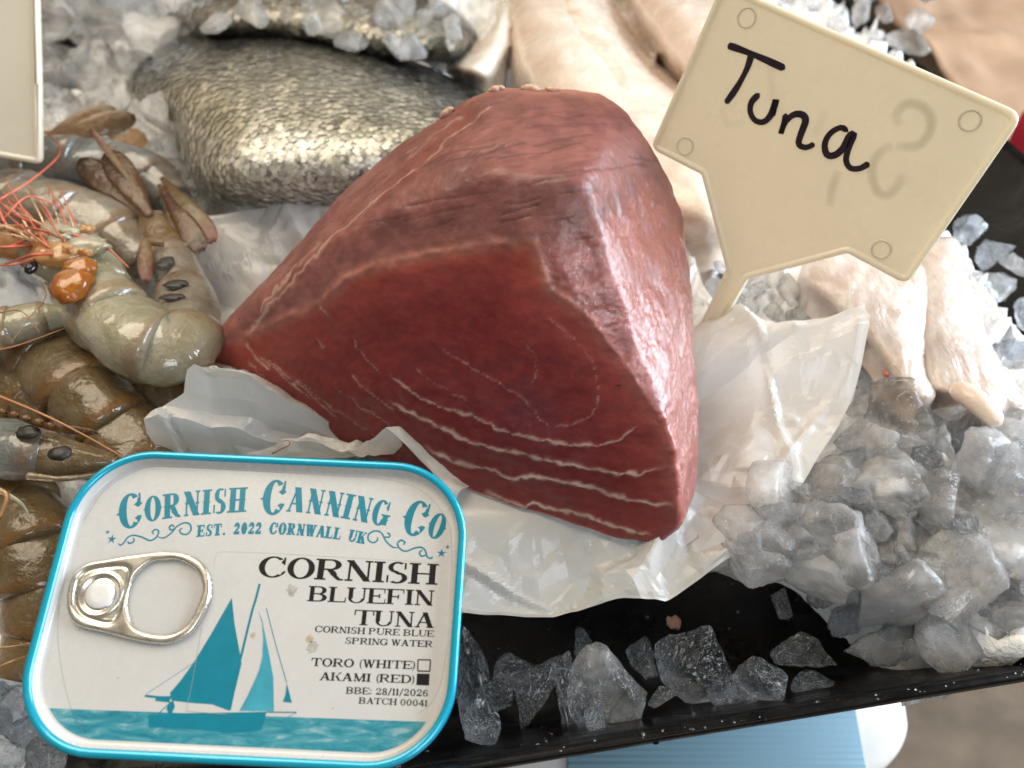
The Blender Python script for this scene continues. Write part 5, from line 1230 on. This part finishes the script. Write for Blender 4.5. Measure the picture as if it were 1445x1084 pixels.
def drape(root, bvh, name, pxs, w_px, mat, lift=.02, wob=.35, seed=1):
    """A thin strip of membrane laid on a surface along a px path."""
    c = spline(pxs, 44); t = np.gradient(c, axis=0); t /= np.linalg.norm(t, axis=1)[:, None]; nn = np.stack([-t[:, 1], t[:, 0]], 1); rs = np.random.RandomState(seed)
    wd = w_px / 2 * (1 + wob * np.array([noise.noise(Vector((i * .35, seed, 0))) for i in range(44)])) * np.sin(np.linspace(.12, 3.02, 44)) ** .4
    v = []
    M_ = 7
    for i in range(44):
        for j in range(M_):
            q = -1 + 2 * j / (M_ - 1); x = c[i] + nn[i] * wd[i] * q; d = Vector(ray(*x)).normalized(); h = bvh.ray_cast(Vector(EYE), d)
            if h[0] is None: return None
            nr = np.array(h[1]); nr = nr if nr @ -np.array(d) > 0 else -nr
            v.append(np.array(h[0]) + nr * (lift * (1 - abs(q) ** 3) * 2.2 - .012))
    return mk(name, v, grid_faces(44, M_), mat, root)
f1, h1 = fillet('plump cream fillet with a white membrane strip lying behind the tuna loin', [(712, -40), (706, 30), (714, 90), (735, 140), (790, 220), (900, 310), (1000, 345), (1060, 300), (1050, 200), (1000, 140), (955, 112), (905, 62), (868, 5), (845, -40)], 1.5, 4.4, .0, M['fillet'], None, 2)
drape(f1, h1, 'membrane_strip', [(800, -10), (815, 25), (842, 60), (868, 95), (885, 128)], 22, M['membrane_thin'], .012, .8)
drape(f1, h1, 'membrane_strip', [(850, -5), (880, 40), (915, 85), (945, 122)], 14, M['membrane_thin'], .010, .8, 4)
f2, h2 = fillet('pinkish fillet lying behind the Tuna price tag', [(868, -40), (885, 10), (915, 60), (960, 118), (1010, 150), (1090, 120), (1100, 20), (1060, -40)], 1.5, 4.4, .0, M['fillet_pink'], None, 5)
f5, h5 = fillet('torn scrap of pale translucent flesh between the bream and the cream fillet', [(628, 92), (660, 68), (684, 40), (700, 10), (722, 0), (726, 45), (716, 80), (690, 118), (655, 112)], 2.4, 3.8, .5, M['membrane'], None, 6, 34)
def rib(ax, ay, fr, amp):
    def g(p):
        s = (p[:, 0] * ax + p[:, 1] * ay); w_ = np.array([noise.noise(Vector((a * .012, b * .006, 3.0))) for a, b in p]) * 7.0 + np.array([noise.noise(Vector((a * .03, b * .015, 8.0))) for a, b in p]) * 2.5
        return (amp * (1 - np.abs(np.sin(s * fr + w_)) ** .6) * -1 + amp * .4) * (.35 + .9 * np.abs(np.array([noise.noise(Vector((a * .02, b * .02, 5.0))) for a, b in p])))
    return g
f3, h3 = fillet('white wet fillet with ribbed surface coming out from under the Tuna tag', [(1140, 350), (1210, 340), (1300, 360), (1316, 410), (1310, 470), (1306, 520), (1322, 555), (1296, 572), (1258, 535), (1222, 482), (1172, 440), (1130, 398)], 1.75, 2.45, .9, M['white_flesh'], rib(1, .08, .09, .07), 7, 70)
f4, h4 = fillet('white wet fillet with glossy ridges beside the black tray wall', [(1284, 345), (1345, 335), (1366, 385), (1384, 440), (1402, 490), (1434, 540), (1456, 572), (1420, 580), (1412, 602), (1384, 588), (1340, 566), (1306, 540), (1292, 470), (1290, 410)], 1.5, 2.2, .7, M['white_flesh'], rib(1, -.42, .10, .07), 9, 70)
tp_ = spline([P(1345, 545, 2.4), P(1372, 562, 2.6), P(1400, 588, 2.5), P(1412, 600, 2.4)], 14); v_, f_ = tube_vf(tp_, np.array([.2, .34, .4, .42, .42, .41, .4, .38, .36, .34, .32, .28, .2, .08]), 12, .8); mk('fillet_tip', v_, f_, M['fillet'], f4)
blob(f3, 'blood_spot', P(1256, 527, 1.7), (.25, .22, .12), mat_plain('pink_blood_spot', (.55, .14, .10), .2, coat=.4), 2)
# pink flake on the bare tray
o = blob(None, 'flesh_flake', P(951, 879, -2.6), (.22, .24, .10), mat_plain('pink_flake', (.50, .26, .17), .3, coat=.3), 4, .4); tag(o, 'tiny pink flake of flesh on the bare black tray floor', 'flake')

# ================================================================== ICE LUMPS
def lump_mesh(seed, sub=4, cuts=7, rough=.10):
    rs = np.random.RandomState(seed); bm = bmesh.new(); bmesh.ops.create_icosphere(bm, subdivisions=sub, radius=1.0)
    v = np.array([x.co[:] for x in bm.verts]); f = [tuple(q.index for q in x.verts) for x in bm.faces]; bm.free()
    for k in range(cuts):          # chip flat faces off
        n = rs.normal(size=3); n /= np.linalg.norm(n); d = rs.uniform(.28, .70); s = v @ n; m = s > d
        v[m] -= np.outer((s[m] - d) * 1.0, n)
    nrm = v / np.linalg.norm(v, axis=1)[:, None]
    dsp = nz(v, 1.7, 3, seed) * rough * .7 + nz(v, 4.5, 3, seed + 50) * rough * .7 - np.abs(nz(v, 6, 2, seed + 70)) * rough * .6
    v = v + nrm * dsp[:, None]; v /= np.abs(v).max()
    me = bpy.data.meshes.new('ice_lump'); me.from_pydata((v * CM).tolist(), [], f); me.polygons.foreach_set('use_smooth', [True] * len(f)); me.update(); return me
PROTO = [lump_mesh(s, 4, 10 + s % 6, .05 + .02 * (s % 3)) for s in range(10)]
SETS = {}
for key in ('ice', 'ice_clear', 'ice_milk'):
    SETS[key] = []
    for m in PROTO:
        c = m.copy(); c.materials.append(M[key]); SETS[key].append(c)
rsI = np.random.RandomState(21)
def lump(px_, py_, z, w_px, h_px, key, label, group, rot=None, mesh=None, thick=.75):
    o = bpy.data.objects.new('ice_lump', SETS[key][rsI.randint(10) if mesh is None else mesh]); COL.objects.link(o)
    a = pxcm(w_px, px_, py_, z) / 2; b = pxcm(h_px, px_, py_, z) / 2 * 1.12
    o.location = Vector(P(px_, py_, z)) * CM; o.scale = (a, b, min(a, b) * thick)
    if rot is None: o.rotation_euler = (rsI.uniform(-.5, .5), rsI.uniform(-.5, .5), rsI.uniform(-3.1, 3.1))
    else: o.rotation_euler = (PITCH * .55 + rsI.uniform(-.15, .15), rsI.uniform(-.2, .2), rot)
    tag(o, label, 'ice', group); return o
# --- single lumps on the black tray in front of the paper: (px, py, z, w, h, rot, kind, label)
FRONT = [
 (862, 972, -1.5, 112, 118, .2, 'ice', 'bright chunky ice lump standing upright at the front wall of the tray'),
 (802, 978, -2.0, 48, 112, .15, 'ice_clear', 'narrow upright clear ice shard beside the bright ice lump'),
 (760, 965, -2.3, 62, 104, -.5, 'ice_clear', 'leaning dark clear ice wedge against the narrow shard'),
 (728, 945, -2.6, 62, 44, .5, 'ice_clear', 'small clear ice chip lying beside the leaning wedge'),
 (822, 903, -2.5, 34, 46, .1, 'ice_clear', 'tiny sparkling clear ice chip near the paper edge'),
 (906, 922, -2.4, 66, 58, .4, 'ice_clear', 'round glassy ice lump behind the bright ice lump'),
 (990, 945, -2.0, 150, 125, .5, 'ice_clear', 'largest dark clear ice lump on the bare tray floor'),
 (1070, 968, -1.6, 92, 88, -.1, 'ice_clear', 'squarish speckled ice lump leaning on the largest dark lump'),
 (1140, 920, -2.3, 90, 78, .2, 'ice_clear', 'ragged grey ice lump lying alone at the foot of the ice heap'),
 (1192, 878, -2.4, 66, 60, .6, 'ice_clear', 'rounded dark clear ice lump above the ragged grey one'),
 (1246, 915, -1.8, 112, 70, .0, 'ice', 'broad flat ice lump lying along the front wall of the tray'),
 (1345, 900, -.9, 88, 80, -.3, 'ice', 'grey ice lump at the front wall next to the heap'),
 (1295, 888, -1.8, 76, 48, .2, 'ice_clear', 'small clear ice piece wedged above the broad flat lump'),
 (660, 930, -1.7, 60, 130, .1, 'ice_clear', 'tall dark ice lump rising beside the right edge of the tin'),
 (672, 1015, -1.6, 78, 96, .3, 'ice_clear', 'dark frosted ice lump at the bottom corner of the tin'),
 (842, 1012, -1.7, 50, 34, .3, 'ice_clear', 'low clear ice chip under the bright ice lump'),
 (1180, 820, -1.6, 90, 78, .7, 'ice_clear', 'thin angled clear ice slab at the dark edge of the heap'),
 (1240, 838, -1.2, 96, 86, .3, 'ice_clear', 'grey clear ice lump hanging on the edge of the heap'),
 (700, 985, -2.5, 70, 60, .8, 'ice_clear', 'flat glassy ice chip between the tin and the leaning wedge'),
 (1030, 975, -1.7, 60, 40, .1, 'ice_clear', 'low clear ice piece under the squarish speckled lump'),
 (940, 978, -1.9, 50, 36, .6, 'ice_clear', 'clear ice chip squeezed under the largest dark lump'),
 (1105, 850, -2.7, 40, 34, .3, 'ice_clear', 'little clear ice crumb on the bare tray below the heap'),
 (1150, 962, -1.9, 66, 32, .2, 'ice_clear', 'thin glassy ice slab lying along the front wall'),
 (1040, 785, -.6, 108, 60, .15, 'ice', 'smooth frosted ice lump peeping out under the paper edge'),
]
for (x, y, z, a, b, r, k, lab) in FRONT: lump(x, y, z + (.45 if y > 985 else 0), a * 1.2, b * 1.2, k, lab, 'loose ice lumps on the bare tray', r)
def scatter(poly, zr, size, n, key, label, group, mind=.5, seedk=0):
    poly = np.asarray(poly, float); lo, hi = poly.min(0), poly.max(0); pts = []
    tries = 0
    while len(pts) < n and tries < 6000:
        tries += 1; q = rsI.uniform(lo, hi); s = rsI.uniform(*size)
        if poly_sdf(q[None], poly)[0] > 0: continue
        if any((q[0] - a) ** 2 + ((q[1] - b) * 1.25) ** 2 < (mind * (s + c)) ** 2 / 1.0 for a, b, c in pts): continue
        pts.append((q[0], q[1], s))
    for a, b, s in pts:
        z = zr(a, b) if callable(zr) else rsI.uniform(*zr)
        lump(a, b, z, s * rsI.uniform(.85, 1.35), s * rsI.uniform(.75, 1.05), key if isinstance(key, str) else key[rsI.randint(len(key))], label, group)
heap = [(1008, 770), (1085, 700), (1165, 685), (1218, 625), (1245, 562), (1260, 560), (1310, 585), (1345, 575), (1400, 612), (1450, 590), (1480, 700), (1480, 885), (1400, 880), (1300, 850), (1270, 840), (1200, 775), (1120, 790), (1050, 800)]
def heap_z(a, b): return float(np.interp(b, [560, 700, 800, 900, 980], [1.0, .9, .1, -.5, -1.0]) + rsI.uniform(-.35, .35))
scatter(heap, heap_z, (95, 170), 60, ['ice', 'ice', 'ice_milk'], 'frosted crushed ice lump in the heap below the white ribbed fillets', 'ice heap beside the tuna', .15)
scatter(heap, lambda a, b: heap_z(a, b) + .45, (36, 70), 34, ['ice', 'ice_clear', 'ice'], 'small crushed ice piece in the heap below the white ribbed fillets', 'ice heap beside the tuna', .42)
# beside the tray wall
side = [(1338, 292), (1385, 300), (1440, 370), (1452, 470), (1440, 520), (1410, 470), (1385, 410), (1362, 360)]
scatter(side, (-.6, .6), (44, 74), 14, ['ice_clear', 'ice'], 'clear ice lump between the white fillet and the black tray wall', 'ice along the tray wall', .4)
# behind the tag
bk = [(1095, -20), (1310, -15), (1312, 60), (1285, 82), (1200, 40), (1120, 10)]
scatter(bk, (1.2, 2.6), (40, 70), 20, ['ice_clear', 'ice'], 'sparkling ice lump behind the top edge of the Tuna tag', 'ice behind the tag', .36)
# back left heap
bl_ = [(60, -20), (420, -25), (330, 30), (250, 45), (205, 70), (185, 110), (230, 190), (262, 250), (250, 270), (200, 180), (150, 150), (70, 165), (40, 80)]
scatter(bl_, (1.6, 2.8), (90, 170), 26, ['ice_milk', 'ice_milk', 'ice'], 'milky melting ice lump beside the head of the large bream', 'ice around the bream', .22)
scatter(bl_, (2.6, 3.4), (26, 56), 14, ['ice_milk', 'ice'], 'small milky ice piece beside the head of the large bream', 'ice around the bream', .42)
# on the second bream
on = [(425, -10), (560, -15), (618, 8), (600, 40), (560, 70), (500, 72), (440, 40)]
scatter(on, (4.9, 5.5), (44, 80), 12, ['ice_milk', 'ice'], 'frosted ice lump lying on top of the half buried bream', 'ice on the second bream', .36)
for x, y, a, b, r in ((405, 22, 32, 34, .2), (600, 22, 30, 40, -.6), (580, 62, 66, 40, .2), (545, 20, 84, 70, .1), (465, 20, 80, 66, .3), (300, 34, 84, 46, .1), (352, 14, 76, 52, -.2), (640, 34, 48, 44, .3), (500, 58, 60, 34, .0)): lump(x, y, 5.3, a, b, 'ice', 'frosted ice lump lying on top of the half buried bream', 'ice on the second bream', r)
lump(222, 152, 4.2, 58, 84, 'ice_milk', 'pointed milky ice lump against the belly of the large bream', 'ice around the bream', .3)
# under the tag in its shade
ut = [(1040, 420), (1075, 400), (1150, 378), (1180, 400), (1200, 430), (1100, 456), (1060, 450)]
scatter(ut, (.3, 1.0), (44, 84), 10, ['ice', 'ice_milk'], 'shaded ice lump under the lower edge of the Tuna tag', 'ice under the tag', .36)
ut2 = [(1190, 470), (1250, 530), (1262, 560), (1215, 590), (1190, 560)]
scatter(ut2, (.2, .7), (44, 70), 6, ['ice', 'ice_milk'], 'ice lump between the raised paper corner and the ribbed fillet', 'ice under the tag', .36)
# behind the paper on the left and right of the tuna
scatter([(262, 250), (300, 285), (290, 300), (270, 300)], (1.5, 2.2), (36, 60), 4, 'ice_milk', 'ice lump at the back corner of the white paper', 'ice around the paper', .4)
scatter([(975, 240), (1000, 300), (1020, 360), (1010, 400), (985, 360)], (.6, 1.4), (36, 60), 6, 'ice_milk', 'ice lump between the tuna loin and the tag stem', 'ice around the tag stem', .4)
# left of the tin, in shade
scatter([(-15, 820), (40, 850), (35, 960), (60, 1040), (70, 1090), (-15, 1090)], (-1.4, -.3), (44, 80), 13, ['ice_clear', 'ice'], 'dark wet ice lump beside the left edge of the tin', 'ice beside the tin', .4)
scatter([(-15, 480), (25, 470), (20, 530), (-15, 545)], (1.2, 1.8), (30, 60), 3, 'ice', 'ice lump wedged between two prawns', 'ice among the prawns', .4)

# ------------------------------------------------------------------ meltwater drops on the bare tray and its lip
def drops():
    mb = MB(); rs = np.random.RandomState(31); bm = bmesh.new(); bmesh.ops.create_icosphere(bm, subdivisions=2, radius=1.0); dv = np.array([x.co[:] for x in bm.verts]); df = [[q.index for q in x.verts] for x in bm.faces]; bm.free()
    for k in range(150):
        a = rs.uniform(-9, 9)
        if k % 3 == 0: b, z = rs.uniform(-.10, .06), 0.0
        elif k % 3 == 1: b = rs.uniform(.25, 1.7); z = -.3 - (b - .17) / 1.58 * 2.6
        else: b, z = rs.uniform(2.6, 7.5), -3.35
        r = (.010 + .05 * rs.rand() ** 4) * (1 if k % 3 else .7); mb.add(dv * [r, r * rs.uniform(.8, 1.3), r * .5] + tray_pt(a, b, z), df)
    k = NT('meltwater'); k.b.inputs['Base Color'].default_value = (.9, .93, .96, 1); k.set(Roughness=.03, Transmission_Weight=.9, IOR=1.33)
    o = mb.build('water_drops', k.m); tag(o, 'tiny meltwater drops sprinkled on the bare black tray', 'water', kind='stuff')
drops()
